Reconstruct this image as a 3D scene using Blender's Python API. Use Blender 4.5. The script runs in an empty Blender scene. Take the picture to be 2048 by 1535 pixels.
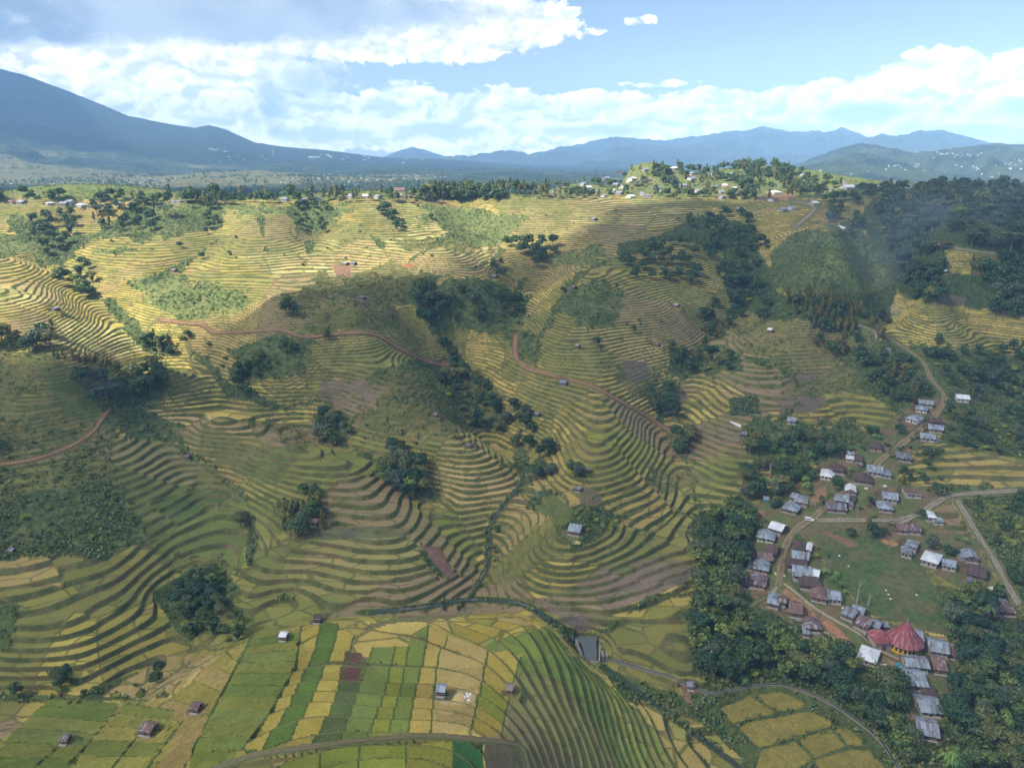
import bpy, math, random
import numpy as np
R = math.radians
scene = bpy.context.scene
COL = scene.collection
rng = np.random.default_rng(7)
random.seed(7)
# ------------------------------------------------------------------ camera
F = 1500.0; PW, PH = 2048.0, 1535.0
YH = 310.0
PITCH = math.atan((PH/2 - YH)/F)
CP, SP = math.cos(PITCH), math.sin(PITCH)
def ray(px, py):
    """pixel of the photograph -> direction with unit forward (y) component"""
    px = np.asarray(px, float); py = np.asarray(py, float)
    cx = (px - PW/2)/F; cy = -(py - PH/2)/F
    dx = cx; dy = CP + cy*SP; dz = -SP + cy*CP
    return dx/dy, dz/dy
def project(x, y, z):
    d = y*CP - z*SP
    d = np.maximum(d, 1e-3)
    u = y*SP + z*CP
    return PW/2 + F*x/d, PH/2 - F*u/d
cam = bpy.data.cameras.new("camera"); cam.sensor_width = 36.0; cam.lens = F/PW*36.0
cam.clip_start = 1.0; cam.clip_end = 200000.0
camo = bpy.data.objects.new("camera", cam); COL.objects.link(camo)
camo.rotation_euler = (math.pi/2 - PITCH, 0, 0)
scene.camera = camo
# ------------------------------------------------------------------ noise
def _hash(ix, iy, seed):
    with np.errstate(over='ignore'):
        h = (ix.astype(np.int64).astype(np.uint32)*np.uint32(374761393) + iy.astype(np.int64).astype(np.uint32)*np.uint32(668265263) + np.uint32(seed)*np.uint32(2246822519))
        h = (h ^ (h >> np.uint32(13)))*np.uint32(1274126177)
        h = h ^ (h >> np.uint32(16))
    return h.astype(np.float64)/4294967295.0
def vnoise(x, y, seed=0):
    ix = np.floor(x); iy = np.floor(y); fx = x-ix; fy = y-iy
    fx = fx*fx*fx*(fx*(fx*6-15)+10); fy = fy*fy*fy*(fy*(fy*6-15)+10)
    a = _hash(ix, iy, seed); b = _hash(ix+1, iy, seed); c = _hash(ix, iy+1, seed); d = _hash(ix+1, iy+1, seed)
    return ((a*(1-fx)+b*fx)*(1-fy) + (c*(1-fx)+d*fx)*fy)*2-1
def fbm(x, y, seed=0, o=4, g=.5):
    s = 0; a = 1; t = 0
    for i in range(o):
        s = s + a*vnoise(x*2**i + 17.3*i, y*2**i - 9.1*i, seed+i); t += a; a *= g
    return s/t
def sstep(a, b, x):
    t = np.clip((x-a)/(b-a), 0, 1); return t*t*(3-2*t)
# ------------------------------------------------------------------ terrain control points: photo pixel + height relative to the camera
CTRL = """
-200 1420 -205;100 1410 -204;230 1375 -202;330 1300 -200;400 1240 -197;560 1203 -194;740 1226 -193;850 1215 -191.5;940 1200 -190.5;1040 1205 -191.5;1100 1240 -193;1160 1275 -195;1185 1310 -196.5;1230 1350 -198;1300 1400 -200;1400 1475 -202;1480 1535 -203.5;1560 1600 -205
975 1130 -187;985 1040 -182;1055 960 -175.5;1030 890 -169.5;960 830 -161;930 760 -150.5;900 700 -140.5;850 640 -127;
330 1200 -196;485 1140 -188;497 1010 -178;432 940 -170;372 895 -162.5;300 830 -153;255 775 -147;310 750 -143;360 790 -147
880 1000 -178.5;800 960 -172;700 895 -163.5;640 850 -157;560 815 -151;460 780 -145;400 710 -132;300 690 -127;220 610 -109;150 560 -97;100 500 -82.5;60 450 -67;20 480 -77
1390 1180 -191.5;1400 1060 -184.5;1375 930 -170.5;1320 830 -155.5;1385 730 -140.5;1430 650 -124;1500 590 -110;1530 540 -98.5;1500 480 -83;1430 430 -64;1470 690 -131
1480 1010 -181;1500 930 -170;1540 860 -158;1590 790 -147;1560 765 -145
1830 690 -132;1790 640 -124;1790 560 -106;1770 500 -87;1740 450 -68;1960 760 -146;2060 820 -158;1940 700 -131
-100 690 -114;20 695 -116;90 705 -119;200 720 -126;300 722 -130;0 620 -99;60 600 -97;150 640 -110;240 680 -122
-60 850 -146;60 850 -148;150 850 -152;100 780 -134;0 760 -131;0 950 -163;120 960 -166;240 960 -170;330 1050 -182.5;200 1040 -177;60 1040 -173;-80 1040 -169
0 1130 -180;120 1130 -182;220 1110 -182;300 1120 -186.5;60 1200 -185;180 1200 -187.5;280 1190 -190.5;120 1290 -192.5;250 1270 -195;20 1330 -196;150 1370 -199.5;330 1240 -195.5;-60 1250 -188
420 830 -150;540 865 -157;640 900 -162;720 930 -166;560 950 -168.5;620 1000 -174;720 1000 -173.5;800 1050 -178.5;760 1110 -183;860 1130 -185;700 1180 -189;560 1130 -186;560 1050 -179.5;620 1060 -179.5;900 1060 -182.3;855 1030 -180.3;820 1015 -178.2;70 1405 -204;-40 1412 -204.6;640 1180 -190;800 1190 -189.5;520 1190 -191.5;470 880 -160.5;380 850 -155
560 690 -127;540 740 -138;600 740 -138.5;690 690 -128;780 690 -130.5;740 740 -138;680 780 -146.5;600 790 -148;780 770 -142;700 830 -153;820 850 -154;760 880 -160.5;880 890 -160;950 870 -159.5;990 905 -164.5;1020 950 -171.5;900 950 -168.5;920 1000 -174.5;860 820 -151;880 770 -146
480 640 -116;560 620 -108;480 690 -128;620 650 -118;700 640 -112;800 640 -115.5;760 600 -103.5;860 570 -95;900 590 -103;960 600 -107;830 600 -105;840 700 -137;640 580 -100;700 560 -95.5
400 640 -115;330 600 -106;420 560 -96;300 540 -91;500 560 -95.5;600 540 -92.5;700 520 -89;820 530 -91;900 540 -93.5;200 520 -86.5;330 490 -79;450 490 -79;600 490 -79.5;760 480 -77.5;900 490 -81
0 520 -83;-80 480 -77;-60 560 -90;60 540 -88;200 460 -72.5;300 430 -61;400 440 -62;520 440 -62.5;620 450 -68;700 440 -63;800 430 -60;900 430 -61.5;980 440 -65.5;150 430 -60.5;0 430 -59.5
0 405 -48;120 408 -49.5;240 404 -48;350 405 -48;480 400 -47;600 402 -47;720 404 -48;850 400 -47;1000 395 -45;1100 395 -45.5
1040 690 -132.5;1020 640 -122;1010 600 -109.5;1060 550 -99.5;1100 510 -88.5;1060 460 -74;980 500 -85;1160 470 -76
1100 720 -133;1110 680 -128.5;1150 620 -114.5;1190 560 -97;1180 600 -107.5;1240 600 -109.5;1130 560 -98.5;1200 650 -121;1100 620 -116;1260 540 -93.5;1340 520 -88;1300 490 -79.5;1380 470 -74.5;1230 490 -79.5;1300 440 -63.5;1400 410 -55;1200 420 -57.5
1160 700 -130;1200 720 -134;1230 770 -144.5;1120 765 -144;1060 745 -142;1300 690 -130.5;1280 640 -119;1340 650 -121.5;1350 700 -134
1080 800 -151;1150 800 -149.5;1210 820 -150.5;1200 860 -156;1185 910 -161.5;1170 930 -164.5;1075 890 -166;1070 850 -161;1285 930 -167;1310 880 -161;1280 840 -154.5;1340 930 -169.5;1160 960 -168;1120 990 -174;1240 990 -173;1330 1000 -176;1390 1000 -179;1150 1030 -174.5;1090 1000 -176
1145 1068 -174.5;1105 1140 -182;1015 1080 -183;1005 1030 -180;1080 1060 -179;1250 1090 -180.5;1330 1075 -182;1400 1105 -185;1250 1160 -186.5;1200 1220 -190.5;1330 1140 -187;1080 1190 -188.5;1000 1170 -189;1220 1040 -177;1310 1040 -179.5
1300 1210 -190;1350 1280 -191.5;1220 1290 -193.5;1290 1310 -194;1380 1330 -193;1270 1250 -192
1400 800 -151;1460 770 -146;1420 860 -160;1440 900 -165;1430 950 -172;1480 830 -154;1520 720 -137;1600 690 -129.5;1560 660 -123.5;1640 720 -136;1550 620 -115.5;1620 650 -120;1700 680 -127;1650 800 -148;1700 830 -154;1600 850 -156.5;1700 770 -144
1680 455 -64;1650 500 -75;1640 550 -91;1620 610 -110;1700 600 -109.5;1700 540 -88;1740 560 -98;1590 540 -93;1560 480 -78;1740 640 -120;1620 420 -55;1640 405 -49
1750 670 -124;1850 740 -137;1885 800 -147.5;1840 850 -155;1800 890 -161;1720 960 -171;1640 1020 -179;1590 1060 -182;1560 1130 -185.5;1550 1170 -187;1740 1040 -180;1850 1035 -179;1900 990 -174;2048 980 -171.5;1920 1080 -182;2000 1170 -188;1930 920 -165;2048 930 -166;1980 860 -158;2060 880 -160
1700 1120 -187;1800 1160 -189;1850 1220 -191.5;1750 1220 -190;1650 1200 -188.5;1700 1270 -190.5;1760 1310 -192;1820 1310 -192;1830 1380 -193.5;1860 1470 -195;1880 1535 -197;1540 1210 -187.5;1620 1250 -189.5;1900 1310 -193;2000 1280 -193;2048 1400 -196;2048 1250 -191;1960 1480 -198;2100 1535 -200
1440 1130 -188;1450 1250 -192;1480 1330 -196;1560 1350 -196.5;1640 1380 -197;1740 1460 -198.5;1800 1535 -200;1450 1385 -198.5;1540 1400 -199;1620 1450 -200;1720 1520 -201.5;1540 1480 -201;1600 1300 -193;1720 1360 -194.5;1400 1390 -197.5;1340 1365 -196.5
1330 1440 -199.5;1440 1520 -202;1350 1500 -199;1300 1430 -198;1250 1390 -195.5
650 1238 -166;560 1262 -167.5;480 1290 -170;760 1240 -165.5;860 1238 -166;950 1262 -168;1080 1252 -177;1130 1290 -185;420 1330 -176;350 1400 -181;200 1450 -185;60 1450 -183;300 1480 -176;140 1500 -177;0 1520 -174;-150 1480 -178
600 1320 -160;600 1400 -151.5;560 1470 -146;480 1510 -146;700 1330 -159;750 1400 -151;800 1470 -144.5;900 1320 -160;900 1400 -152;950 1470 -147.5;1000 1350 -161;1020 1440 -154.5;400 1450 -158.5;380 1520 -153;1080 1320 -171.5;1120 1400 -172;1150 1480 -170;1060 1500 -156;1220 1440 -186.5;1250 1500 -188;1170 1350 -183;700 1560 -138;900 1600 -138;500 1650 -140;100 1650 -160;1200 1620 -174;1700 1650 -203;2100 1650 -203
1200 385 -45;1300 362 -33;1400 347 -25;1480 333 -16.5;1560 360 -32;1640 380 -43;1300 395 -49;1400 390 -47;1500 400 -51;1560 395 -49;1100 382 -44;1150 368 -37;1250 350 -27;1620 358 -31;1670 374 -39;1560 342 -21;1700 395 -48;1800 400 -45;1900 395 -40;2048 400 -40;1850 430 -52;1950 450 -58;2048 470 -64;1900 520 -78;1980 560 -92;2048 600 -104;1850 600 -106;1930 630 -117;2020 660 -123;1860 660 -121;1840 480 -70
"""
def parse(s):
    return np.array([[float(v) for v in t.split()] for t in s.replace('\n', ';').split(';') if t.strip()])
cp = parse(CTRL)
kx, kz = ray(cp[:, 0], cp[:, 1])
yy = cp[:, 2]/kz; xx = kx*yy
FAR_PTS = np.array([[-700, 980, -62], [-350, 990, -60], [0, 990, -58], [640, 1180, -62], [750, 1000, -62], [-700, 1250, -95], [0, 1250, -95], [700, 1300, -90], [340, 1110, -19], [250, 1120, -26], [470, 1120, -27], [420, 1300, -50], [150, 1100, -52],
                    [-1100, 900, -60], [1150, 900, -60], [-600, 150, -160], [-900, 500, -110], [600, 150, -200], [900, 450, -150], [1000, 700, -90], [-350, 60, -170], [350, 60, -190], [0, 60, -120]], float)
P = np.vstack([np.stack([xx, yy, cp[:, 2]], 1), FAR_PTS])
def tps_fit(P, lam=0.0015):
    X = P[:, :2]/100.0; n = len(X)
    d2 = ((X[:, None]-X[None])**2).sum(-1)
    K = np.where(d2 > 0, .5*d2*np.log(np.maximum(d2, 1e-12)), 0) + lam*np.eye(n)
    A = np.zeros((n+3, n+3)); A[:n, :n] = K; A[:n, n] = 1; A[:n, n+1:] = X; A[n, :n] = 1; A[n+1:, :n] = X.T
    b = np.zeros(n+3); b[:n] = P[:, 2]
    return X, np.linalg.solve(A, b)
TX, TW = tps_fit(P)
GS = 8.0; GX0, GX1, GY0, GY1 = -1300., 1300., 30., 1400.
gxs = np.arange(GX0, GX1+GS, GS); gys = np.arange(GY0, GY1+GS, GS)
def tps_eval(x, y):
    x = x.ravel()/100; y = y.ravel()/100; out = np.empty(len(x)); n = len(TX)
    for s in range(0, len(x), 20000):
        d2 = (x[s:s+20000, None]-TX[:, 0])**2 + (y[s:s+20000, None]-TX[:, 1])**2
        k = .5*d2*np.log(np.maximum(d2, 1e-12))
        out[s:s+20000] = k@TW[:n] + TW[n] + x[s:s+20000]*TW[n+1] + y[s:s+20000]*TW[n+2]
    return out
gg = np.meshgrid(gxs, gys)
# only evaluate inside a wedge round the view, elsewhere reuse coarse result
GZ = tps_eval(gg[0], gg[1]).reshape(gg[0].shape)
def bicubic(x, y):
    u = np.clip((x-GX0)/GS, 1, len(gxs)-3.001); v = np.clip((y-GY0)/GS, 1, len(gys)-3.001)
    i = np.floor(u).astype(int); j = np.floor(v).astype(int); a = u-i; b = v-j
    def w(t): return (-.5*t+t*t-.5*t**3, 1-2.5*t*t+1.5*t**3, .5*t+2*t*t-1.5*t**3, -.5*t*t+.5*t**3)
    wa = w(a); wb = w(b); out = 0
    for n in range(4):
        row = 0
        for m in range(4):
            row = row + wa[m]*GZ[j-1+n, i-1+m]
        out = out + wb[n]*row
    return out
CARVES = []
def carve_lines(spec):
    for dep, wid, line in spec:
        p = np.array([[float(v) for v in q.split(',')] for q in line.split()])
        n = []
        for a, b in zip(p[:-1], p[1:]): n += [a+(b-a)*t for t in (0, .25, .5, .75)]
        n = np.array(n + [p[-1]])
        kx, kz = ray(n[:, 0], n[:, 1]); ys = np.arange(120, 1100, 3.0)
        X = kx[:, None]*ys; G = bicubic(X.ravel(), np.broadcast_to(ys, X.shape).ravel()).reshape(X.shape) - kz[:, None]*ys
        f = np.maximum((G > 0).argmax(1), 1); y = ys[f]
        CARVES.append((dep, wid, np.stack([kx*y, y], 1)))
    # add to the height grid
    gx, gy = gg
    for dep, wid, q in CARVES:
        d = np.full(gx.shape, 1e9); amp = np.ones(gx.shape); nq = len(q)-1
        for kq, (a, b) in enumerate(zip(q[:-1], q[1:])):
            v = b-a; L2 = (v**2).sum()+1e-9
            t = np.clip(((gx-a[0])*v[0]+(gy-a[1])*v[1])/L2, 0, 1)
            dn = np.hypot(gx-a[0]-t*v[0], gy-a[1]-t*v[1]); amp = np.where(dn < d, np.clip(.15+2.4*(kq+t)/nq, 0, 1) if dep > 0 else 1.0, amp); d = np.minimum(d, dn)
        GZ[...] -= 1.65*dep*amp*np.exp(-(d/(wid*1.12))**2)
carve_lines([(9, 24, pl_) for pl_ in ['1050,960 1030,890 960,830 930,760 900,700 850,640']] + [
 (4, 12, '985,1040 975,1130 942,1195'), (5, 18, '490,1130 497,1010 432,940 372,895 300,830 255,775'),
 (7, 22, '880,1000 800,955 740,915 690,890 640,850 560,815 460,780 400,710 300,690 220,610 150,560 100,500'),
 (8, 22, '1400,1060 1375,930 1320,830 1385,730 1430,650 1500,590 1510,520'), (8, 22, '1040,690 1020,620 1060,540 1110,505'),
 (8, 30, '1790,640 1790,560 1760,480'), (5, 22, '620,510 640,450 620,418'), (5, 22, '300,560 380,520 440,470 430,420'), (4, 22, '760,640 720,600 700,560'),
 (5, 26, '1000,500 960,470 930,420'), (4, 22, '1450,420 1480,400'), (4, 20, '1560,765 1640,745 1700,700'),
 (-5, 26, '1180,925 1200,860 1215,790'), (-4, 22, '1150,1065 1110,1130'), (-4.5, 24, '1005,930 900,880 830,840'), (-3, 26, '760,960 650,900'), (-5, 32, '700,690 620,640'),
 (-7, 32, '1180,600 1150,650'), (-7, 32, '560,690 540,725'), (-4, 28, '1300,640 1335,690'), (-6, 36, '860,570 940,590'), (-4, 34, '1640,560 1650,500'), (-4, 30, '1200,720 1140,690'), (-3, 28, '820,760 760,790')])
PADS = []   # levelled house platforms: x, y, radius, z
def Hsmooth(x, y):
    damp = sstep(120, 260, y)*.6+.4
    h = bicubic(x, y) + damp*((2.1+1.6*sstep(290, 360, y)*sstep(900, 760, y))*fbm(x/85, y/85, 3, 2) + .85*vnoise(x/31, y/31, 9) + .12*vnoise(x/11, y/11, 19))
    return h
def Hbase(x, y):
    h = Hsmooth(x, y)
    for (cx, cy, r, z) in PADS:
        m = (np.abs(x-cx) < r) & (np.abs(y-cy) < r)
        if m.any():
            d = np.hypot(x[m]-cx, y[m]-cy); w = sstep(r, r*.62, d)
            h[m] = h[m]*(1-w) + z*w
    return h
def smooth_px(pts, step=3.0):
    p = np.array(pts, float); p = np.vstack([2*p[0]-p[1], p, 2*p[-1]-p[-2]]); out = []
    for i in range(1, len(p)-2):
        n = max(2, int(np.hypot(*(p[i+1]-p[i]))/step))
        for k in range(n):
            t = k/n; a, b, c, d = p[i-1:i+3]
            out.append(.5*((2*b)+(-a+c)*t+(2*a-5*b+4*c-d)*t*t+(-a+3*b-3*c+d)*t**3))
    out.append(p[-2]); return np.array(out)
# ------------------------------------------------------------------ land-use zones, drawn as outlines of the fields
ZW, ZH = 1024, 768
zA = np.zeros((ZH, ZW, 4)); zB = np.zeros((ZH, ZW, 4)); zP = np.zeros((ZH, ZW, 3))   # colours 1 and 2, (terrace, cross bund, rough)
ZS = np.zeros((ZH, ZW))       # soft edge wanted
_zy, _zx = np.mgrid[0:ZH, 0:ZW]; _zx = _zx*2+1.0; _zy = _zy*2+1.0
def inpoly(pts, x, y):
    c = np.zeros(x.shape, bool); n = len(pts)
    for i in range(n):
        x0, y0 = pts[i]; x1, y1 = pts[(i+1) % n]
        if y0 == y1: continue
        c ^= ((y0 > y) != (y1 > y)) & (x < (x1-x0)*(y-y0)/(y1-y0)+x0)
    return c
KIND = {  # colour 1, colour 2, share of colour 2, terrace, cross bund, rough
 'gold':   ((.42,.325,.090),(.285,.245,.060),.36,1,1,0),
 'olive':  ((.335,.275,.072),(.21,.20,.050),.45,1,1,0),
 'pale':   ((.47,.40,.165),(.34,.33,.115),.36,1,1,0),  # gold crop lightened for the lit slopes: sun brightness put into the colour
 'tan':    ((.44,.32,.150),(.40,.30,.11),.4,1,1,0),
 'green':  ((.118,.168,.042),(.085,.130,.036),.5,1,.6,.1),
 'ygreen': ((.215,.225,.050),(.16,.185,.042),.5,1,.7,0),
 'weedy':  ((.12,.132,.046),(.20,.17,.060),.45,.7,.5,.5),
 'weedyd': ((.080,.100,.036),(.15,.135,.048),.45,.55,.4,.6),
 'scrub':  ((.070,.100,.036),(.12,.138,.052),.5,0,0,1),
 'grassy': ((.125,.165,.055),(.16,.175,.065),.5,0,0,.7),
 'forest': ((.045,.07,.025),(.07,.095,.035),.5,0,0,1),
 'meadow': ((.082,.128,.042),(.140,.130,.065),.42,0,0,.24),
 'yard':   ((.10,.135,.045),(.18,.125,.075),.16,0,0,.15),
 'soil':   ((.30,.15,.085),(.24,.155,.09),.5,0,0,.1),
 'plough': ((.17,.115,.095),(.125,.105,.085),.4,.5,.6,.1),
 'fallow': ((.25,.175,.13),(.20,.155,.11),.45,.8,1,.15),
 'bank':   ((.07,.095,.03),(.09,.12,.04),.5,0,0,.3),
 'paddy':  ((.3,.25,.06),(.3,.25,.06),.0,0,0,0),
 'bund':   ((.075,.11,.03),(.075,.11,.03),.0,.95,0,0),
 'verge':  ((.12,.145,.05),(.17,.15,.08),.45,0,0,.1),
 'plot':   ((.3,.25,.06),(.3,.25,.06),.0,.95,0,0),
}
def setz(m, kind, c=None):
    a, b, s, t, v, r = KIND[kind]
    if c is not None: a = c; b = tuple(q*.85 for q in c)
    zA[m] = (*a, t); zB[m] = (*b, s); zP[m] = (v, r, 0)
setz(np.ones((ZH, ZW), bool), 'gold')
WARP1 = fbm(_zx/46, _zy/30, 41, 5, .65); WARP2 = fbm(_zx/46, _zy/30, 77, 5, .65)
def zone(kind, s, c=None, soft=10):
    pts = [(float(a), float(b)) for a, b in (t.split(',') for t in s.split())]
    if kind in ('scrub', 'grassy', 'weedy', 'weedyd'): soft = soft*2.3
    n1 = soft*WARP1*1.7; n2 = soft*WARP2*1.2
    setz(inpoly(pts, _zx+n1, _zy+n2), kind, c)
def band(kind, pts, w, c=None):
    m = np.zeros((ZH, ZW), bool)
    for (x0, y0), (x1, y1) in zip(pts[:-1], pts[1:]):
        L2 = (x1-x0)**2+(y1-y0)**2+1e-9
        t = np.clip(((_zx-x0)*(x1-x0)+(_zy-y0)*(y1-y0))/L2, 0, 1)
        m |= np.hypot(_zx-x0-t*(x1-x0), (_zy-y0-t*(y1-y0))*1.4) < (w*(.62+1.9*WARP1+1.5*WARP2) if kind == 'scrub' else w)
    setz(m, kind, c)
def pl(s): return [(float(a), float(b)) for a, b in (t.split(',') for t in s.split())]
# upper sunlit slopes; the pale crop colour carries part of the sunlight
zone('gold', '-50,395 2100,395 2100,560 1400,560 900,560 -50,520')
zone('pale', '540,470 960,470 1000,530 860,560 560,560 480,520')
zone('pale', '-50,395 260,400 260,415 -50,415', soft=2)
zone('tan', '40,398 260,400 270,409 60,410', soft=2)
zone('pale', '700,405 860,405 960,470 820,480')
zone('pale', '1000,395 1380,395 1440,440 1200,470 960,470')
zone('tan', '560,520 760,500 880,520 700,545', soft=5); zone('tan', '480,490 640,480 660,492 500,500', soft=4)
zone('tan', '1180,480 1320,470 1310,486 1200,490', soft=4)
zone('scrub', '20,430 150,470 300,400 430,410 440,440 320,480 180,470 160,520 60,520 20,480')
zone('grassy', '840,410 950,420 1050,430 1050,450 960,500 900,480 850,440')
zone('grassy', '200,560 420,560 520,600 460,620 330,650 280,640 200,600')
zone('grassy', '300,400 700,408 640,425 300,430'); zone('scrub', '580,410 660,420 670,470 600,480')
zone('grassy', '-50,470 60,480 100,520 0,510')
zone('scrub', '-50,640 110,640 110,700 -50,700'); zone('grassy', '190,495 280,490 290,505 200,510')
zone('weedy', '600,450 720,460 720,480 600,478'); zone('weedy', '790,480 960,485 960,500 800,500')
zone('soil', '665,528 705,526 700,555 672,560', (.25,.15,.10), 3); zone('soil', '808,528 828,527 825,534 806,535', (.34,.13,.08), 2)
# beyond the ridge
zone('grassy', '-50,200 2100,200 2100,392 1700,396 1200,392 700,400 -50,396', soft=2)
zone('olive', '1640,396 1800,392 1800,430 1680,430'); zone('grassy', '1240,330 1400,330 1400,380 1250,380')
zone('soil', '1530,385 1580,383 1600,398 1550,400', (.36,.2,.12), 3)
# shaded middle
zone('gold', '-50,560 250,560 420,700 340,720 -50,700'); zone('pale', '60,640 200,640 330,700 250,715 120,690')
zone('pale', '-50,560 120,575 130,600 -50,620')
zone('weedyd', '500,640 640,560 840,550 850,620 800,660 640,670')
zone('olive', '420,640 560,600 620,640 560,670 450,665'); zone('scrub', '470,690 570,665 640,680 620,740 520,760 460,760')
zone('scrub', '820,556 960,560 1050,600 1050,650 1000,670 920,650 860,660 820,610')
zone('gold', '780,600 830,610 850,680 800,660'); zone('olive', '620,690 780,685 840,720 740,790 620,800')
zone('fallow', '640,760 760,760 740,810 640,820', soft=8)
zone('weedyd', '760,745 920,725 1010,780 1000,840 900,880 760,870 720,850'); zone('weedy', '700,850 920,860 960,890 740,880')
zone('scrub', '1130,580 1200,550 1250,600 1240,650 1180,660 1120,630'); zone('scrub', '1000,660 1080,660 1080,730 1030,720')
zone('grassy', '1090,505 1210,500 1220,520 1110,530')
zone('weedy', '1200,720 1330,740 1330,800 1260,790'); zone('weedy', '1370,600 1480,620 1460,660 1390,640')
zone('weedy', '1460,640 1560,620 1690,680 1680,720 1560,740 1480,700')
zone('plough', '1240,720 1290,720 1300,760 1260,760', soft=4)
zone('scrub', '1560,470 1700,445 1800,520 1790,650 1660,610 1530,570'); zone('grassy', '1640,470 1720,480 1780,560 1740,590 1650,560')
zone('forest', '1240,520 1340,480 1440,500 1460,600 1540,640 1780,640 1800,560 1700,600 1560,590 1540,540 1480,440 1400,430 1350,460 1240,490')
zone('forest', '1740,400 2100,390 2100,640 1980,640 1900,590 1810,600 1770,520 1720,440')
zone('gold', '1890,500 1945,503 1940,550 1895,545', soft=2); zone('weedy', '1945,505 2010,510 1990,548 1945,550', soft=4)
zone('plough', '1870,590 1930,590 1930,610 1870,610', soft=3)
zone('gold', '1790,650 1840,610 1990,620 2100,640 2100,700 1960,710 1900,690 1810,690')
zone('scrub', '1690,680 1900,690 2100,720 2100,860 1930,870 1800,860 1740,800 1680,740'); zone('grassy', '1700,630 1760,650 1760,690 1690,680')
zone('weedyd', '1560,740 1700,730 1720,780 1580,790'); zone('plough', '1570,750 1640,745 1620,760 1570,765', soft=4)
zone('scrub', '1330,690 1470,695 1470,745 1340,750'); zone('plough', '1320,770 1400,770 1390,800 1320,805', soft=6)
zone('gold', '1360,770 1520,775 1560,770 1540,800 1380,800', soft=4); zone('tan', '1440,772 1560,768 1550,785 1450,785', soft=3)
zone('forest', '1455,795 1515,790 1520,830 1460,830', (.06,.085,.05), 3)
zone('gold', '1590,835 1660,800 1740,790 1800,830 1720,850 1620,840', soft=4, c=(.42,.33,.05))
zone('plough', '1550,790 1650,790 1650,815 1560,830', soft=5)
zone('fallow', '1365,850 1480,840 1500,880 1420,890 1370,880', soft=4)
zone('scrub', '1480,845 1720,850 1740,880 1700,930 1560,950 1480,900')
zone('gold', '1420,895 1490,890 1480,905 1420,920', soft=2); zone('ygreen', '1410,925 1490,900 1520,920 1490,960 1400,985', soft=3)
zone('olive', '1370,930 1410,930 1400,1000 1370,990', soft=4)
# left slopes
zone('weedyd', '-50,690 90,705 180,760 230,830 210,900 -50,900'); zone('green', '70,750 120,750 220,800 200,850 150,830')
zone('olive', '120,715 330,720 420,760 330,790 250,770 130,740', soft=5); zone('weedy', '300,725 420,760 430,800 330,780')
zone('weedyd', '-50,900 220,870 260,980 340,1060 320,1120 200,1110 -50,1110'); zone('scrub', '-50,1010 220,960 310,1080 200,1120 -50,1120')
zone('scrub', '230,770 330,770 380,850 330,900 260,880 200,830')
zone('green', '215,880 300,870 372,900 432,945 500,1005 490,1120 440,1190 330,1130 290,1060 240,980', soft=16)
zone('weedy', '340,1110 440,1100 480,1140 440,1190 360,1160'); zone('weedy', '300,800 520,830 640,870 620,890 480,870 330,840', soft=6)
zone('tan', '280,815 420,830 540,860 560,875 500,880 330,840', soft=3); zone('gold', '330,790 480,815 540,840 420,830 320,810', soft=3)
zone('green', '330,850 500,885 640,895 620,960 520,970 380,890', soft=8); zone('olive', '620,890 740,915 800,1030 620,1040 560,960', soft=6, c=(.25,.255,.045))
zone('ygreen', '480,1010 560,1000 590,1050 500,1100', soft=5)
zone('olive', '470,1200 500,1100 620,1075 640,1100 600,1190'); zone('ygreen', '800,1015 960,1020 980,1080 940,1150 880,1120 820,1060')
zone('tan', '615,1085 820,1070 940,1170 900,1200 740,1235 600,1190', soft=3)
zone('plough', '620,1050 820,1055 820,1075 640,1078', (.12,.12,.075), 3); zone('soil', '850,1090 880,1090 910,1150 880,1155 845,1110', (.2,.12,.09), 4)
zone('tan', '840,930 940,920 1050,930 1040,1000 860,1010', soft=5); zone('gold', '940,900 1000,890 1050,940 1020,980 930,930', soft=4)
zone('olive', '990,1020 1100,1050 1100,1130 1080,1180 960,1180 980,1080', soft=4, c=(.30,.25,.06))
zone('scrub', '1110,1060 1130,1020 1180,1010 1240,1030 1180,1080 1150,1100', soft=4); zone('green', '1050,990 1110,985 1150,1020 1120,1060 1080,1020', soft=5)
zone('plough', '1150,970 1190,975 1210,1010 1160,1010', soft=3)
zone('ygreen', '1130,880 1290,850 1320,920 1250,960 1130,950', soft=6, c=(.25,.26,.04)); zone('tan', '1175,820 1225,820 1225,850 1180,850', soft=4)
zone('weedy', '1300,930 1400,940 1380,980 1320,975')
zone('fallow', '1060,1200 1150,1170 1210,1125 1330,1105 1390,1135 1360,1170 1240,1215 1190,1250 1120,1235', soft=3)
zone('plough', '1110,1235 1170,1230 1215,1240 1170,1265', soft=2); zone('plough', '1340,1160 1385,1130 1392,1140 1360,1172', soft=2)
zone('bank', '-50,1380 150,1395 320,1290 300,1180 420,1120 480,1180 400,1260 330,1390 150,1440 -50,1420', soft=8)
zone('gold', '-50,1120 190,1120 260,1090 330,1110 300,1180 350,1260 400,1300 250,1350 140,1390 -50,1385', soft=4, c=(.33,.275,.062))
zone('bank', '-50,1200 40,1210 20,1290 -50,1330', soft=6)
zone('gold', '1205,1290 1240,1240 1330,1195 1385,1230 1375,1345 1280,1330', soft=2, c=(.34,.275,.06))
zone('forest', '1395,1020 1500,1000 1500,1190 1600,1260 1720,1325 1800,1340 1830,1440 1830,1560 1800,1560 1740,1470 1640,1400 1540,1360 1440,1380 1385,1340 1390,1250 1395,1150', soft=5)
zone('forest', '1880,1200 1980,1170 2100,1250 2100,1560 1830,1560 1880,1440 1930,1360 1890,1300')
zone('scrub', '1900,960 2100,990 2100,1230 2030,1230 1930,1010'); zone('weedy', '1960,1010 2100,1000 2100,1090 2000,1080', c=(.16,.18,.05))
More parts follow.
